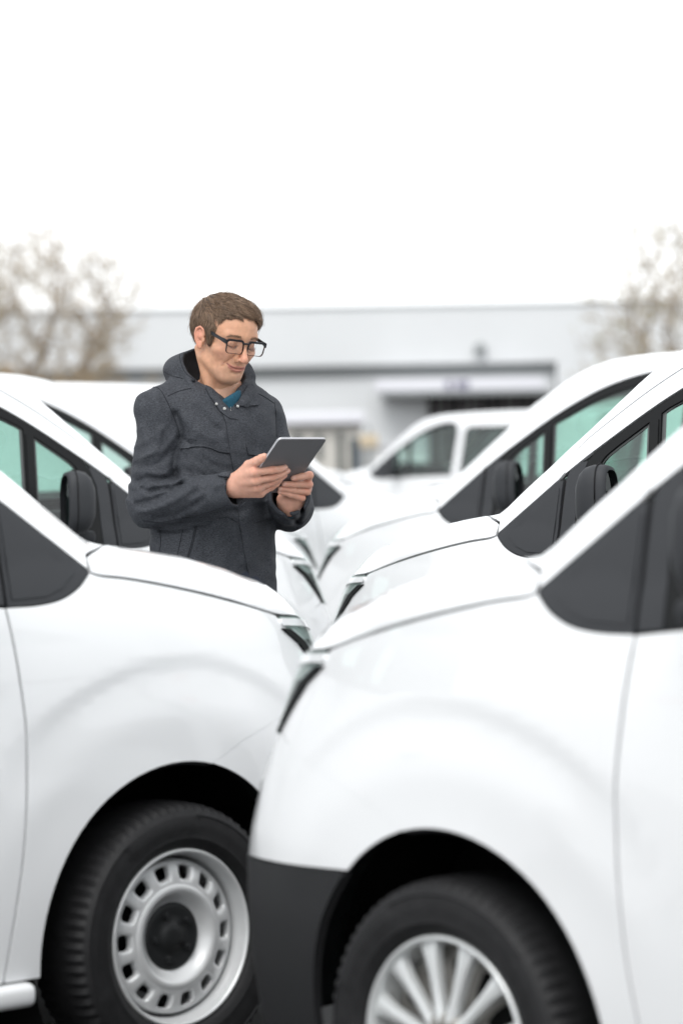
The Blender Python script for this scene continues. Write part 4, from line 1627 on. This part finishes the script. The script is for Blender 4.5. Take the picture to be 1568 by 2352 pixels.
for pts in ([(205, 745), (290, 728), (330, 750), (370, 820), (405, 900), (440, 1000), (440, 1060)],
            [(375, 785), (450, 752), (525, 735)],
            [(735, 915), (752, 965), (777, 1150), (806, 1300), (836, 1600), (878, 1850)],
            [(757, 960), (784, 1150), (813, 1300), (843, 1600), (884, 1850)],
            [(815, 928), (848, 1000), (878, 1180), (908, 1450), (933, 1600), (960, 1800)],
            [(462, 1122), (520, 1115), (600, 1109), (650, 1119), (700, 1141), (766, 1151)],
            [(470, 1640), (450, 1730), (428, 1830)], [(560, 1615), (530, 1740), (495, 1850)], [(550, 1615), (520, 1740), (486, 1850)],
            [(325, 1640), (328, 1740), (310, 1790)],
            [(1055, 825), (1062, 900), (1066, 1045)], [(930, 760), (990, 790), (1050, 830)],
            [(880, 1158), (960, 1170), (1010, 1168)],
            [(215, 1580), (330, 1590), (440, 1570), (620, 1530), (760, 1480)],
            [(700, 1565), (760, 1560), (815, 1590)], [(940, 1590), (1000, 1575), (1045, 1575)],
            [(1185, 1490), (1195, 1560), (1210, 1610)],
            [(790, 1310), (806, 1360), (822, 1420)],
            [(660, 750), (668, 800), (690, 850), (722, 885)],
            [(455, 478), (450, 540), (476, 618), (520, 664), (600, 702), (655, 765)], [(350, 625), (400, 655), (470, 672)],
            [(800, 838), (860, 846), (945, 845), (952, 825)]):
    seam(pts, .00125)
# press studs, toggle and zip
for u, v, r in ((730, 873, .0050), (812, 856, .0046), (678, 842, .0044)):
    h, n = on_jacket(*p1(u, v), .0075)
    if h is None: continue
    nn = Vector(n)
    bm = bmesh.new()
    bmesh.ops.create_cone(bm, cap_ends=True, segments=20, radius1=r, radius2=r * .8, depth=.003,
                          matrix=Matrix.Translation(loc(h)) @ nn.to_track_quat('Z', 'Y').to_matrix().to_4x4())
    bmesh.ops.create_cone(bm, cap_ends=True, segments=12, radius1=r * .45, radius2=r * .3, depth=.003,
                          matrix=Matrix.Translation(loc(h + n * .002)) @ nn.to_track_quat('Z', 'Y').to_matrix().to_4x4())
    bm_obj('press_stud', bm, M['snap'], jacket, smooth=True)
h, n = on_jacket(*p1(535, 690), .004)
if h is not None:
    bm = bmesh.new()
    bmesh.ops.create_uvsphere(bm, u_segments=14, v_segments=10, radius=.0055, matrix=Matrix.Translation(loc(h)))
    bm_obj('cord_toggle', bm, M['seam'], jacket, smooth=True)
seam([(770, 885), (776, 870), (774, 850)], .0018, 'zip', 'snap', .001)

# ---- head, in its own axes: X his left, Y where the face looks, Z up
HS = 1.08
YAW, PIT, ROL = R(38), R(16), R(5)
fh = np.array((math.sin(YAW), -math.cos(YAW), 0))
lh = np.array((math.cos(YAW), math.sin(YAW), 0))
zh_ = np.array((0, 0, 1.))
f1 = fh * math.cos(PIT) - zh_ * math.sin(PIT)
u1 = zh_ * math.cos(PIT) + fh * math.sin(PIT)
l2 = lh * math.cos(ROL) - u1 * math.sin(ROL)
u2 = u1 * math.cos(ROL) + lh * math.sin(ROL)
HB = np.stack([l2, f1, u2], 1)                       # columns: head axes in the world
HO = P(512.5, 783, -.045)
HX_ = np.array((.955, 1., 1.))                       # a narrow face


def h2w(q):
    return HO + (np.asarray(q, float) * HS * HX_) @ HB.T


def w2h(p):
    return ((p - HO) @ HB) / HS / HX_


NK0, NK1 = w2h(P(500, 868, -.02)[None])[0], w2h(P(500, 960, .03)[None])[0]


def d2poly(q, pts):
    d = np.full(len(q), 9.)
    pts = np.asarray(pts, float)
    if len(pts) == 1:
        return L2(q - pts[0])
    for A, B in zip(pts[:-1], pts[1:]):
        ab = B - A
        t = np.clip(((q - A) @ ab) / (ab @ ab + 1e-12), 0, 1)
        d = np.minimum(d, L2(q - A - t[:, None] * ab))
    return d


MOUTH = [(0, -.0525), (.010, -.0530), (.020, -.0508), (.027, -.0470), (.0305, -.0440)]
UPLIP = [(0, -.0490), (.004, -.0480), (.012, -.0495), (.021, -.0480), (.027, -.0458)]
LOLIP = [(0, -.0580), (.010, -.0576), (.019, -.0540), (.025, -.0498)]
LID = [(.0165, .0055), (.024, .0018), (.032, .0003), (.040, .0018), (.0475, .0060)]
LIDTOP = [(.018, .0150), (.026, .0178), (.035, .0175), (.046, .0128)]
FOLDL = [(.0165, -.0190), (.0235, -.0255), (.0310, -.0345), (.0362, -.0440), (.0370, -.0530)]
# strokes on the face, (|x|, z) seen from the front: position, width, height
FACE = [(MOUTH, .0016, -.0030), (UPLIP, .0028, .0016), (LOLIP, .0040, .0030), ([(0, -.0665), (.013, -.0650)], .0042, -.0026),
        ([(.0330, -.0430)], .0042, -.0012), (FOLDL, .0030, -.0024), ([(.0330, -.0200), (.0410, -.0330)], .0100, .0032),
        (LID, .0011, -.0020), (LIDTOP, .0012, -.0014), ([(.019, -.0075), (.032, -.0105), (.045, -.0065)], .0036, -.0012),
        ([(0, -.037), (0, -.045)], .0028, -.0010), ([(.0185, -.0160), (.0205, -.0225), (.0190, -.0300)], .0018, -.0020),
        ([(.0445, -.0400), (.0470, -.0560)], .0060, -.0014)]


def head_f(q):
    x, y, z = q.T
    ax = np.abs(x)
    m = np.stack([ax, y, z], 1)                      # mirrored copy: features are modelled once
    d = ell(q, (0, -.012, .038), (.0735, .092, .077))
    d = smin(d, ell(q, (0, .028, .045), (.064, .064, .060)), .02)
    d = smin(d, ell(q, (0, .030, -.013), (.0585, .058, .072)), .025)
    d = smin(d, ell(q, (0, .034, -.056), (.040, .041, .039)), .025)
    d = smin(d, cone(m, (.0505, .000, -.045), (.019, .058, -.080), .0145, .0145), .022)
    d = smin(d, ell(q, (0, .0645, -.079), (.020, .017, .016)), .014)
    d = smin(d, ell(m, (.0425, .052, -.012), (.0215, .026, .016)), .018)
    d = smin(d, cone(m, (0, .083, .030), (.044, .070, .029), .0095, .0085), .014)
    # eye hollows, then lids lowered over the eyeballs
    d = smax(d, -ell(m, (.031, .098, .010), (.020, .018, .0125)), .012)
    d = smin(d, ell(m, (.0315, .0695, .0095), (.0155, .0145, .0125)), .004)
    # nose
    d = smin(d, cone(q, (0, .082, .020), (0, .1030, -.021), .0070, .0090), .010)
    d = smin(d, ell(q, (0, .1035, -.0260), (.0098, .0108, .0085)), .006)
    d = smin(d, ell(m, (.0118, .0905, -.0285), (.0068, .0100, .0068)), .005)
    d = smax(d, -ell(m, (.0062, .0965, -.0365), (.0040, .0055, .0035)), .003)
    # muzzle, lips, mouth line turned up in a smile
    d = smin(d, ell(q, (0, .057, -.050), (.036, .023, .026)), .014)
    # neck with its side muscle and the larynx
    d = smin(d, cone(q, NK0, NK1, .047, .056), .022)
    d = smin(d, cone(m, (.056, -.025, -.030), (.020, .040, -.165), .011, .011), .014)
    d = smin(d, ell(q, (0, .030, -.118), (.012, .012, .016)), .012)
    front = sstep(.015, .04, y) * sstep(-.115, -.10, z)
    g2 = m[:, [0, 2]]
    near = np.abs(d) < .02
    dd = np.zeros(len(q))
    for pl, wd, am in FACE:
        dd[near] += am * np.exp(-(d2poly(g2[near], pl) / wd) ** 2)
    d = d - dd * front
    # ears
    e = (m - np.array((.0745, .001, .002))) / .86
    ca, sa = math.cos(R(24)), math.sin(R(24))
    e = np.stack([e[:, 0] * ca + e[:, 1] * sa, -e[:, 0] * sa + e[:, 1] * ca, e[:, 2]], 1)
    tz_ = .12
    e = np.stack([e[:, 0], e[:, 1] + tz_ * e[:, 2], e[:, 2]], 1)
    base = ell(e, (.0035, -.003, .003), (.0065, .0170, .0290))
    rimp = [(.006, .013, .012), (.0085, .009, .026), (.0095, -.003, .0325), (.0095, -.0155, .024), (.0090, -.0190, .008), (.0075, -.0150, -.010), (.006, -.006, -.022)]
    rim_ = poly_d(e, rimp) - .0036
    lobe = ell(e, (.0055, -.001, -.0245), (.0048, .0085, .0095))
    anti = poly_d(e, [(.0065, -.003, .020), (.0075, -.010, .010), (.0070, -.0095, -.004), (.006, -.003, -.012)]) - .0030
    tragus = ell(e, (.005, .0115, -.004), (.0045, .0048, .0065))
    ear = smin(base, rim_, .003)
    ear = smin(ear, lobe, .005)
    ear = smax(ear, -ell(e, (.0100, -.001, -.002), (.0075, .0085, .0105)), .003)
    ear = smin(ear, anti, .003)
    ear = smin(ear, tragus, .003)
    ear = smin(ear, cone(e, (-.012, .004, .010), (.002, 0, .004), .010, .010), .004)
    d = smin(d, ear * .86, .004)
    return d


Vh, Qh = nets(head_f, (-.105, -.13, -.215), (.105, .125, .13), .0019)
keepv = Vh[:, 2] > -.209
tone = np.tile(np.array((.60, .325, .205)), (len(Vh), 1))
mx_ = np.stack([np.abs(Vh[:, 0]), Vh[:, 1], Vh[:, 2]], 1)


def tint(T, w, c):
    w = np.clip(w, 0, 1)[:, None]
    return T * (1 - w) + np.asarray(c) * w


tone = tint(tone, np.exp(-((ell(mx_, (.045, .065, -.02), (.02, .02, .02)) + .012) / .018) ** 2) * .45, (.62, .29, .20))
tone = tint(tone, sstep(.012, -.006, ell(Vh, (0, .105, -.022), (.016, .014, .014))) * .5, (.62, .27, .19))
tone = tint(tone, sstep(.072, .084, mx_[:, 0]) * sstep(-.06, -.03, mx_[:, 2]) * .65, (.62, .25, .18))
m2 = mx_[:, [0, 2]]
fr_ok = sstep(.02, .04, Vh[:, 1])
lipw = np.maximum(sstep(.0034, .0012, d2poly(m2, UPLIP)), sstep(.0054, .0028, d2poly(m2, LOLIP))) * fr_ok
tone = tint(tone, lipw * .75, (.47, .165, .140))
tone = tint(tone, sstep(.0026, .0008, d2poly(m2, MOUTH)) * .70 * fr_ok, (.20, .055, .045))
tone = tint(tone, sstep(.0024, .0008, d2poly(m2, LID)) * .75 * fr_ok, (.10, .05, .035))
tone = tint(tone, sstep(.0030, .0005, d2poly(m2, FOLDL)) * .25 * fr_ok, (.42, .19, .12))
tone = tint(tone, sstep(.03, .0, ell(mx_, (.030, .085, .008), (.014, .01, .010))) * .25, (.50, .24, .17))
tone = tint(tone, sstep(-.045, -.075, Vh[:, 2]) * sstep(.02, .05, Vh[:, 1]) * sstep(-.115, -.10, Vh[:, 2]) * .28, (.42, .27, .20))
PARTS_BODY = [(h2w(Vh), Qh, tone)]

# ---- hands
def hand_field(chains, k=.006, palm=()):
    def f(p):
        d = np.full(len(p), 9.)
        for a, b, r1, r2 in palm:
            d = smin(d, cone(p, a, b, r1, r2), .012)
        g = np.full(len(p), 9.)
        for ch in chains:
            c = np.full(len(p), 9.)
            for (a, r1), (b, r2) in zip(ch[:-1], ch[1:]):
                c = smin(c, cone(p, a, b, r1, r2), .0035)
            g = smin(g, c, .0012)
        return smin(d, g, k)
    return f


def bend(a, b, c, t=.5):
    return a + (b - a) * t


def chain(pts, rads):
    return [(np.asarray(p), r) for p, r in zip(pts, rads)]


def finger(mcp, pip, tip, r=(.0128, .0108, .0086), drop=.0):
    dip = pip + (tip - pip) * .56 + np.array((0, -.0018, drop))
    return chain([mcp, mcp + (pip - mcp) * .55, pip, dip, tip], [r[0], r[1] * .98, r[1] * 1.04, r[2] * 1.06, r[2] * .92])


r_w = [P3(215, 735, -.275), P3(200, 785, -.275), P3(200, 840, -.270), P3(215, 895, -.262)]
r_m = [P3(470, 635, -.338), P3(490, 745, -.326), P3(508, 838, -.302), P3(548, 905, -.276)]
r_p = [P3(695, 610, -.326), P3(716, 700, -.306), P3(694, 776, -.284), P3(688, 838, -.266)]
r_t = [P3(868, 578, -.308), P3(902, 622, -.291), P3(866, 680, -.280), P3(808, 748, -.270)]
fr = [(.0125, .0104, .0088), (.0125, .0104, .0086), (.0118, .0098, .0080), (.0108, .0088, .0072)]
rch = [finger(m_, p_, t_, r_, -.002) for m_, p_, t_, r_ in zip(r_m, r_p, r_t, fr)]
rch.append(chain([P3(285, 690, -.285), P3(395, 548, -.318), P3(505, 492, -.348), P3(560, 458, -.358), P3(598, 432, -.364)], [.017, .0140, .0122, .0112, .0088]))
rpalm = [(a, b, .0165, .0135) for a, b in zip(r_w, r_m)]
rpalm += [(P3(40, 850, -.245), P3(210, 815, -.268), .027, .026), (P3(235, 720, -.278), P3(400, 600, -.318), .016, .013),
          (P3(230, 840, -.262), P3(520, 860, -.282), .020, .017)]
l_w = [P3(985, 1085, -.165), P3(950, 1095, -.165), P3(915, 1095, -.165), P3(890, 1085, -.168)]
l_m = [P3(1150, 755, -.172), P3(1152, 845, -.160), P3(1128, 930, -.158), P3(1068, 1005, -.164)]
l_p = [P3(1188, 678, -.236), P3(1182, 797, -.212), P3(1156, 890, -.202), P3(1092, 975, -.200)]
l_t = [P3(982, 716, -.252), P3(860, 793, -.249), P3(812, 850, -.241), P3(800, 893, -.234)]
lch = []
for m_, p_, t_, r_ in zip(l_m, l_p, l_t, [(.0125, .0108, .0090), (.0125, .0106, .0088), (.0120, .0102, .0084), (.0112, .0092, .0076)]):
    lch.append(chain([m_, p_, p_ + (t_ - p_) * .52 + np.array((0, -.0025, .0)), t_], [r_[0], r_[1], r_[2] * 1.08, r_[2] * .93]))
lch.append(chain([P3(905, 1035, -.150), P3(930, 945, -.150), P3(958, 862, -.178), P3(985, 785, -.200)], [.017, .014, .0118, .0092]))
lpalm = [(a, b, .0165, .0135) for a, b in zip(l_w, l_m)]
lpalm += [(P3(935, 1108, -.05), P3(925, 1098, -.160), .024, .024), (P3(855, 1000, -.178), P3(1020, 1015, -.172), .021, .018),
          (P3(880, 1060, -.168), P3(1060, 960, -.160), .022, .020)]


def nail_tone(V, tips, prevs, T):
    for t_, p_ in zip(tips, prevs):
        ax_ = (t_ - p_) / np.linalg.norm(t_ - p_)
        c = t_ + ax_ * .001 + np.array((0, -.0075, .0015))
        w = sstep(.0085, .005, L2(V - c))
        T = tint(T, w * .75, (.66, .40, .32))
    return T


for chs, pal, tips, pips, mcps in ((rch, rpalm, r_t, r_p, r_m), (lch, lpalm, l_t, l_p, l_m)):
    f = hand_field(chs, .007, pal)
    allp = np.array([q for c in chs for q, r in c] + [q for a, b, _, _ in pal for q in (a, b)])
    V, Q = nets(f, allp.min(0) - .035, allp.max(0) + .035, .0017)
    T = np.tile(np.array((.62, .335, .245)), (len(V), 1))
    for q_ in list(pips) + list(mcps):
        T = tint(T, sstep(.016, .004, L2(V - q_ - np.array((0, -.008, .004)))) * .5, (.62, .27, .19))
    for t_ in tips:
        T = tint(T, sstep(.016, .004, L2(V - t_)) * .45, (.64, .29, .21))
    T = nail_tone(V, tips, pips, T)
    PARTS_BODY.append((V, Q, T))

# ---- the rest of the body under the clothes, so that the figure is whole
HIPR, HIPL = np.array((ROOT[0] - .075, Y0 - .05, .96)), np.array((ROOT[0] + .085, Y0 + .06, .96))
KNR, KNL = HIPR + np.array((-.01, -.03, -.46)), HIPL + np.array((.02, -.02, -.46))
ANR, ANL = np.array((KNR[0] - .005, KNR[1] + .02, .09)), np.array((KNL[0] + .01, KNL[1] + .03, .09))
SPB, SPT = np.array((ROOT[0], Y0 + .01, .98)), P(503, 935, .03)


def core_f(p):
    d = cone(p, SPB, SPT, .11, .095)
    for a, b, r1, r2 in ((SPT, RS, .06, .045), (SPT, LS, .06, .045), (RS, RE, .042, .036), (LS, LE, .042, .036),
                         (RE, P3(60, 845, -.248), .036, .026), (LE, P3(935, 1108, -.06), .036, .026),
                         (SPB, HIPR, .10, .085), (SPB, HIPL, .10, .085), (HIPR, KNR, .078, .055), (HIPL, KNL, .078, .055),
                         (KNR, ANR, .05, .036), (KNL, ANL, .05, .036)):
        d = smin(d, cone(p, a, b, r1, r2), .03)
    return smin(d, cone(p, SPT - np.array((0, 0, .02)), P(506, 900, -.01), .06, .055), .02)


V, Q = nets(core_f, (ROOT[0] - .32, Y0 - .36, .03), (ROOT[0] + .34, Y0 + .28, P(500, 880)[2]), .012)
PARTS_BODY.append((V, Q, np.tile(np.array((.60, .345, .235)), (len(V), 1))))
k, VB_, QB_, CB_ = 0, [], [], []
for V, Q, T in PARTS_BODY:
    VB_.append(loc(V)); QB_.append(Q + k); CB_.append(T)
    k += len(V)
body = fast_mesh('body', np.vstack(VB_), np.vstack(QB_), M['skin'], person, np.vstack(CB_))


def trousers_f(p):
    d = cone(p, SPB, SPB + np.array((0, 0, .08)), .145, .14)
    for h_, k_, a_ in ((HIPR, KNR, ANR), (HIPL, KNL, ANL)):
        d = smin(d, smin(cone(p, h_, k_, .105, .078), cone(p, k_, a_ + np.array((0, 0, -.03)), .078, .062), .03), .03)
    return d + .002 * np.sin(p[:, 2] * 40 + p[:, 0] * 30)


V, Q = nets(trousers_f, (ROOT[0] - .3, Y0 - .3, .02), (ROOT[0] + .3, Y0 + .3, 1.25), .011)
fast_mesh('trousers', loc(V), Q, M['denim'], person)
for an in (ANR, ANL):
    def shoe_f(p, an=an):
        toe = np.array((an[0], an[1], .045)) + TF * .17
        heel = np.array((an[0], an[1], .05)) - TF * .05
        d = smin(cone(p, heel, toe, .046, .040), cone(p, (an[0], an[1], .06), (an[0], an[1], .12), .048, .046), .02)
        return smax(d, .0 - p[:, 2] + .002, .01)
    V, Q = nets(shoe_f, np.array((an[0] - .25, an[1] - .3, -.01)), np.array((an[0] + .25, an[1] + .2, .20)), .007)
    fast_mesh('shoe', loc(V), Q, M['shoe'], person)


def tee_f(p):
    a, b = P(513, 913, -.052), P(507, 1010, -.02)
    d = cone(p, a, b, .053, .068)
    cut = (p - P(522, 912, -.12)) @ np.array((-.50, -.05, .86))
    return smax(smax(d, cut, .006), -(cone(p, P(510, 826, -.04), P(512, 868, -.05), .048, .050)), .004)


V, Q = nets(tee_f, P(505, 1010, 0) - np.array((.14, .18, .0)), P(505, 880, 0) + np.array((.14, .16, 0)), .0045)
fast_mesh('t_shirt', loc(V), Q, M['tee'], person)
v_, f_ = tube([P3(940, 1110, -.04), P3(925, 1100, -.11), P3(915, 1090, -.150)], [.031, .031, .029], 20, caps=False)
mesh('shirt_cuff', loc(v_), f_, M['tee'], person)


# ---- hair: a solid cap with combed strands
def zline(y):
    return np.interp(y, [-.2, -.10, -.045, -.018, -.008, .004, .016, .022, .038, .043, .053, .066, .080, .14],
                     [-.075, -.075, -.070, -.045, .018, .030, .016, -.012, -.006, .030, .060, .071, .077, .079])


def hair_f(q):
    x, y, z = q.T
    d = ell(q, (0, -.011, .040), (.0800, .0940, .0790))
    d = smin(d, ell(q, (.002, .036, .074), (.061, .047, .041)), .015)
    d = smin(d, cone(q, (.015, .060, .082), (.055, .043, .064), .017, .015), .022)
    d = smin(d, cone(q, (-.067, .028, .030), (-.0675, .031, -.004), .0085, .0055), .012)
    d = smin(d, cone(q, (.067, .028, .030), (.0675, .031, -.004), .0085, .0055), .012)
    zl = zline(y) - .006 * np.clip(x / .06, -1, 1) * sstep(.05, .08, y)
    d = smax(d, (zl - z) * .75, .010)
    # locks: shallow grooves following the comb direction
    ph = np.arctan2(x + .02, y + .085) * 15 + z * 60
    lock = np.sin(ph + 2.2 * np.sin(y * 55 + x * 20)) * .5 + np.sin(ph * 2.3 + 1.7 + z * 40) * .3
    return d - .0034 * lock * sstep(.15, .02, np.abs(d)) - .0010


Vg, Qg = nets(hair_f, (-.115, -.15, -.10), (.115, .125, .165), .0024)
M['hair'] = mat('brown_hair', (.042, .026, .017), .65, spec=.4, noise=(60, .25))
M['brow'] = mat('brow_hair', (.27, .165, .10), .6)
hcap = fast_mesh('hair', loc(h2w(Vg)), Qg, M['hair'], person)


def hgrad(q, e=.002):
    g = np.empty_like(q)
    for i in range(3):
        d = np.zeros(3); d[i] = e
        g[:, i] = hair_f(q + d) - hair_f(q - d)
    return g / (L2(g)[:, None] + 1e-9)


r2 = np.random.default_rng(4)
sel = r2.choice(len(Vg), 15000)
q = Vg[sel] + r2.normal(0, .0012, (15000, 3))
g = hgrad(q)
outer = (g[:, 2] > -.25) | (np.abs(g[:, 0]) > .5) | (g[:, 1] < -.2)
q = q[outer]
n_s, n_k = len(q), 9
pts = np.empty((n_s, n_k, 3))
lift = r2.uniform(-.0005, .0050, n_s) + (r2.random(n_s) < .05) * r2.uniform(0, .008, n_s)
step_ = r2.uniform(.0040, .0078, n_s)
jit = r2.normal(0, .22, (n_s, 3))
for k in range(n_k):
    g = hgrad(q)
    q = q - (hair_f(q) - lift * (k / (n_k - 1)) ** .7)[:, None] * g
    pts[:, k] = q
    rad = q - np.array((-.025, -.075, .115))
    rad /= L2(rad)[:, None] + 1e-9
    sweep = np.array((.72, .68, -.12))
    wtop = (sstep(.055, .09, q[:, 2]) * sstep(-.05, .0, q[:, 1]))[:, None]
    side = (sstep(.075, .035, q[:, 2]))[:, None]
    fl = rad * (1 - wtop) + sweep * wtop
    fl = fl * (1 - side) + np.array((0, -.20, -1.)) * side + jit
    fl = fl - (fl * g).sum(1)[:, None] * g
    fl /= L2(fl)[:, None] + 1e-9
    q = q + fl * step_[:, None]
hc = bpy.data.hair_curves.new('hair_strands')
hc.add_curves([n_k] * n_s)
hc.attributes['position'].data.foreach_set('vector', loc(h2w(pts.reshape(-1, 3))).astype(np.float32).ravel())
rad_a = hc.attributes.get('radius') or hc.attributes.new('radius', 'FLOAT', 'POINT')
rr = np.tile(np.linspace(1, .35, n_k), (n_s, 1)) * r2.uniform(.00030, .00062, (n_s, 1))
rad_a.data.foreach_set('value', rr.astype(np.float32).ravel())
M['strand'] = mat('hair_strand', (.12, .082, .058), .42, spec=.45)
nt = M['strand'].node_tree
hi_ = nt.nodes.new('ShaderNodeHairInfo')
cr = nt.nodes.new('ShaderNodeValToRGB')
cr.color_ramp.elements[0].color = (.045, .026, .016, 1)
cr.color_ramp.elements[1].color = (.32, .21, .135, 1)
nt.links.new(hi_.outputs['Random'], cr.inputs[0])
nt.links.new(cr.outputs[0], nt.nodes['Principled BSDF'].inputs['Base Color'])
hc.materials.append(M['strand'])
ho = bpy.data.objects.new('hair_strands', hc)
link(ho, hcap)
ho['kind'] = 'stuff'
# eyebrows and lashes: short hairs
for sx in (-1, 1):
    n_b = 110
    t = r2.random(n_b)
    bx = .014 + t * .034
    bz = .0290 + .0045 * np.sin(t * 2.4) - .004 * t + r2.normal(0, .0017, n_b)
    paths = []
    for i in range(n_b):
        q0 = np.array((bx[i], .14, bz[i]))
        lo_, hi2 = .03, .14
        for _ in range(26):
            mid = .5 * (lo_ + hi2)
            if head_f(np.array([[sx * q0[0], mid, q0[2]]]))[0] < 0: lo_ = mid
            else: hi2 = mid
            if hi2 - lo_ < .0004: break
        a_ = np.array((sx * q0[0], lo_, q0[2]))
        L_ = r2.uniform(.005, .009)
        b_ = a_ + np.array((sx * L_ * .9, -L_ * .35 * (.4 + t[i]) + .0012, L_ * (.45 - .8 * t[i])))
        paths.append((loc(h2w(np.array([a_, (a_ + b_) / 2 + np.array((0, .0008, 0)), b_]))), [.0004, .00035, .0002]))
    eb = tubes('eyebrow', paths, M['brow'], person, 3)
    eb['kind'] = 'stuff'
    la = []
    for t in np.linspace(0, 1, 26):
        c = np.array([np.interp(t, [0, .25, .5, .75, 1], [v[i] for v in [(.017, .0805, .0052), (.024, .0845, .0012), (.032, .0855, -.0004), (.040, .083, .0012), (.047, .076, .006)]]) for i in range(3)])
        c[0] *= sx
        la.append((loc(h2w(np.array([c, c + np.array((sx * .001, .005, -.0035))]))), [.00035, .00015]))
    el = tubes('eyelash', la, M['hair'], person, 3)
    el['kind'] = 'stuff'

# ---- spectacles
gl = thing('eyeglasses', 'black rectangular spectacles worn by the man in the dark jacket', 'glasses', tuple(ROOT))
def rrect(cx, cz, w, h, r, n=8, slant=.0):
    out = []
    for (sx, sz, a0) in ((1, 1, 0), (-1, 1, 90), (-1, -1, 180), (1, -1, 270)):
        for a in np.linspace(a0, a0 + 90, n):
            X = cx + sx * (w / 2 - r) + r * math.cos(R(a))
            Z = cz + sz * (h / 2 - r) + r * math.sin(R(a))
            out.append((X - slant * (Z - cz) * (1 if cx > 0 else -1) * -1, Z))
    return out


def gy(x):
    return .0985 - .13 * abs(x) ** 1.7 * 10 ** .0 * 1.2


frm = bpy.data.objects.new('frame', None)
link(frm, gl)
for sx in (-1, 1):
    o_ = rrect(sx * .0352, .0058, .0572, .0374, .009, slant=.10)
    i_ = rrect(sx * .0355, .0038, .0520, .0310, .0080, slant=.10)
    V, Fc = [], []
    n = len(o_)
    for lp, dy in ((o_, .0015), (i_, .0015), (i_, -.0018), (o_, -.0018)):
        V += [(x, gy(x) + dy, z) for x, z in lp]
    for k in range(4):
        for i in range(n):
            j = (i + 1) % n
            Fc.append((k * n + i, k * n + j, ((k + 1) % 4) * n + j, ((k + 1) % 4) * n + i))
    mi_ = [1 if (V[f[0]][2] < .012) else 0 for f in Fc]
    mesh('rim', loc(h2w(V)), Fc, [M['frameblk'], M['tortoise']], frm, mi_, smooth=False)
    mesh('lens', loc(h2w([(x, gy(x) + .0003, z) for x, z in i_])), [tuple(range(n))], M['spec'], gl, smooth=False)
    hx = sx * .0640
    tp = [(hx - sx * .002, gy(hx) + .001, .0165), (sx * .0685, gy(hx) - .004, .0175), (sx * .0725, .050, .0225), (sx * .0765, .012, .0290), (sx * .0775, -.004, .0295), (sx * .0765, -.016, .020)]
    tp = smooth_line(tp, 5)
    V, Fc = [], []
    for k, (x, y, z) in enumerate(tp):
        hh = .0042 if k > 6 else .0052
        for dx, dz in ((.0012, hh), (-.0012, hh), (-.0012, -hh), (.0012, -hh)):
            V.append((x + dx * sx + sx * .0012, y, z + dz))
    for k in range(len(tp) - 1):
        for i in range(4):
            j = (i + 1) % 4
            Fc.append((k * 4 + i, k * 4 + j, (k + 1) * 4 + j, (k + 1) * 4 + i))
    Fc += [(0, 1, 2, 3), tuple(len(V) - 4 + i for i in range(4))]
    mesh('temple', loc(h2w(V)), Fc, M['frameblk'], gl, smooth=False)
br = [(x, gy(x) + .001 + .001 * math.cos(x * 200), .0165 - 9 * x * x) for x in np.linspace(-.0095, .0095, 9)]
tubes('bridge', [(loc(h2w(br)), .0027)], M['frameblk'], frm, 8)

# ---- tablet: held in both hands
tA, tB, tC = P3(790, 205, -.42), P3(1420, 205, -.329), P3(322, 915, -.276)
ex = (tB - tA); tw = np.linalg.norm(ex); ex /= tw
ey = (tC - tA); ey -= ex * (ey @ ex); thh = np.linalg.norm(ey); ey /= thh
ez = np.cross(ex, ey)                                # away from the camera, towards the man
if ez[1] < 0: ez = -ez
tb = thing('tablet', 'dark grey tablet computer held in both hands, its back to us', 'tablet', tuple(P3(790, 560, -.32)))
TO = np.array(tb.location)
out = rrect(tw / 2, thh / 2, tw, thh, .012, 8)
n = len(out)
V, Fc = [], []
for ins_, dz in ((.0022, 0.), (.0008, .0006), (0, .002), (0, .0055), (.001, .0068)):
    for x, y in out:
        cx_, cy_ = tw / 2, thh / 2
        fx, fy = 1 - ins_ / (tw / 2), 1 - ins_ / (thh / 2)
        V.append(tA + ex * (cx_ + (x - cx_) * fx) + ey * (cy_ + (y - cy_) * fy) + ez * dz - TO)
mi_ = []
for k in range(4):
    for i in range(n):
        j = (i + 1) % n
        Fc.append((k * n + i, k * n + j, (k + 1) * n + j, (k + 1) * n + i)); mi_.append(1 if k > 0 else 0)
Fc.append(tuple(range(n))); mi_.append(0)
Fc.append(tuple(4 * n + i for i in range(n))); mi_.append(1)
o = mesh('case', V, Fc, [M['tabletgrey'], M['tabletedge']], tb, mi_)
o.data.set_sharp_from_angle(angle=R(35))
mesh('screen', [tA + ex * (tw * .04 + (tw * .92) * a) + ey * (thh * .04 + thh * .92 * b) + ez * .0072 - TO for a, b in ((0, 0), (1, 0), (1, 1), (0, 1))],
     [(0, 1, 2, 3)], M['screen'], tb, smooth=False)
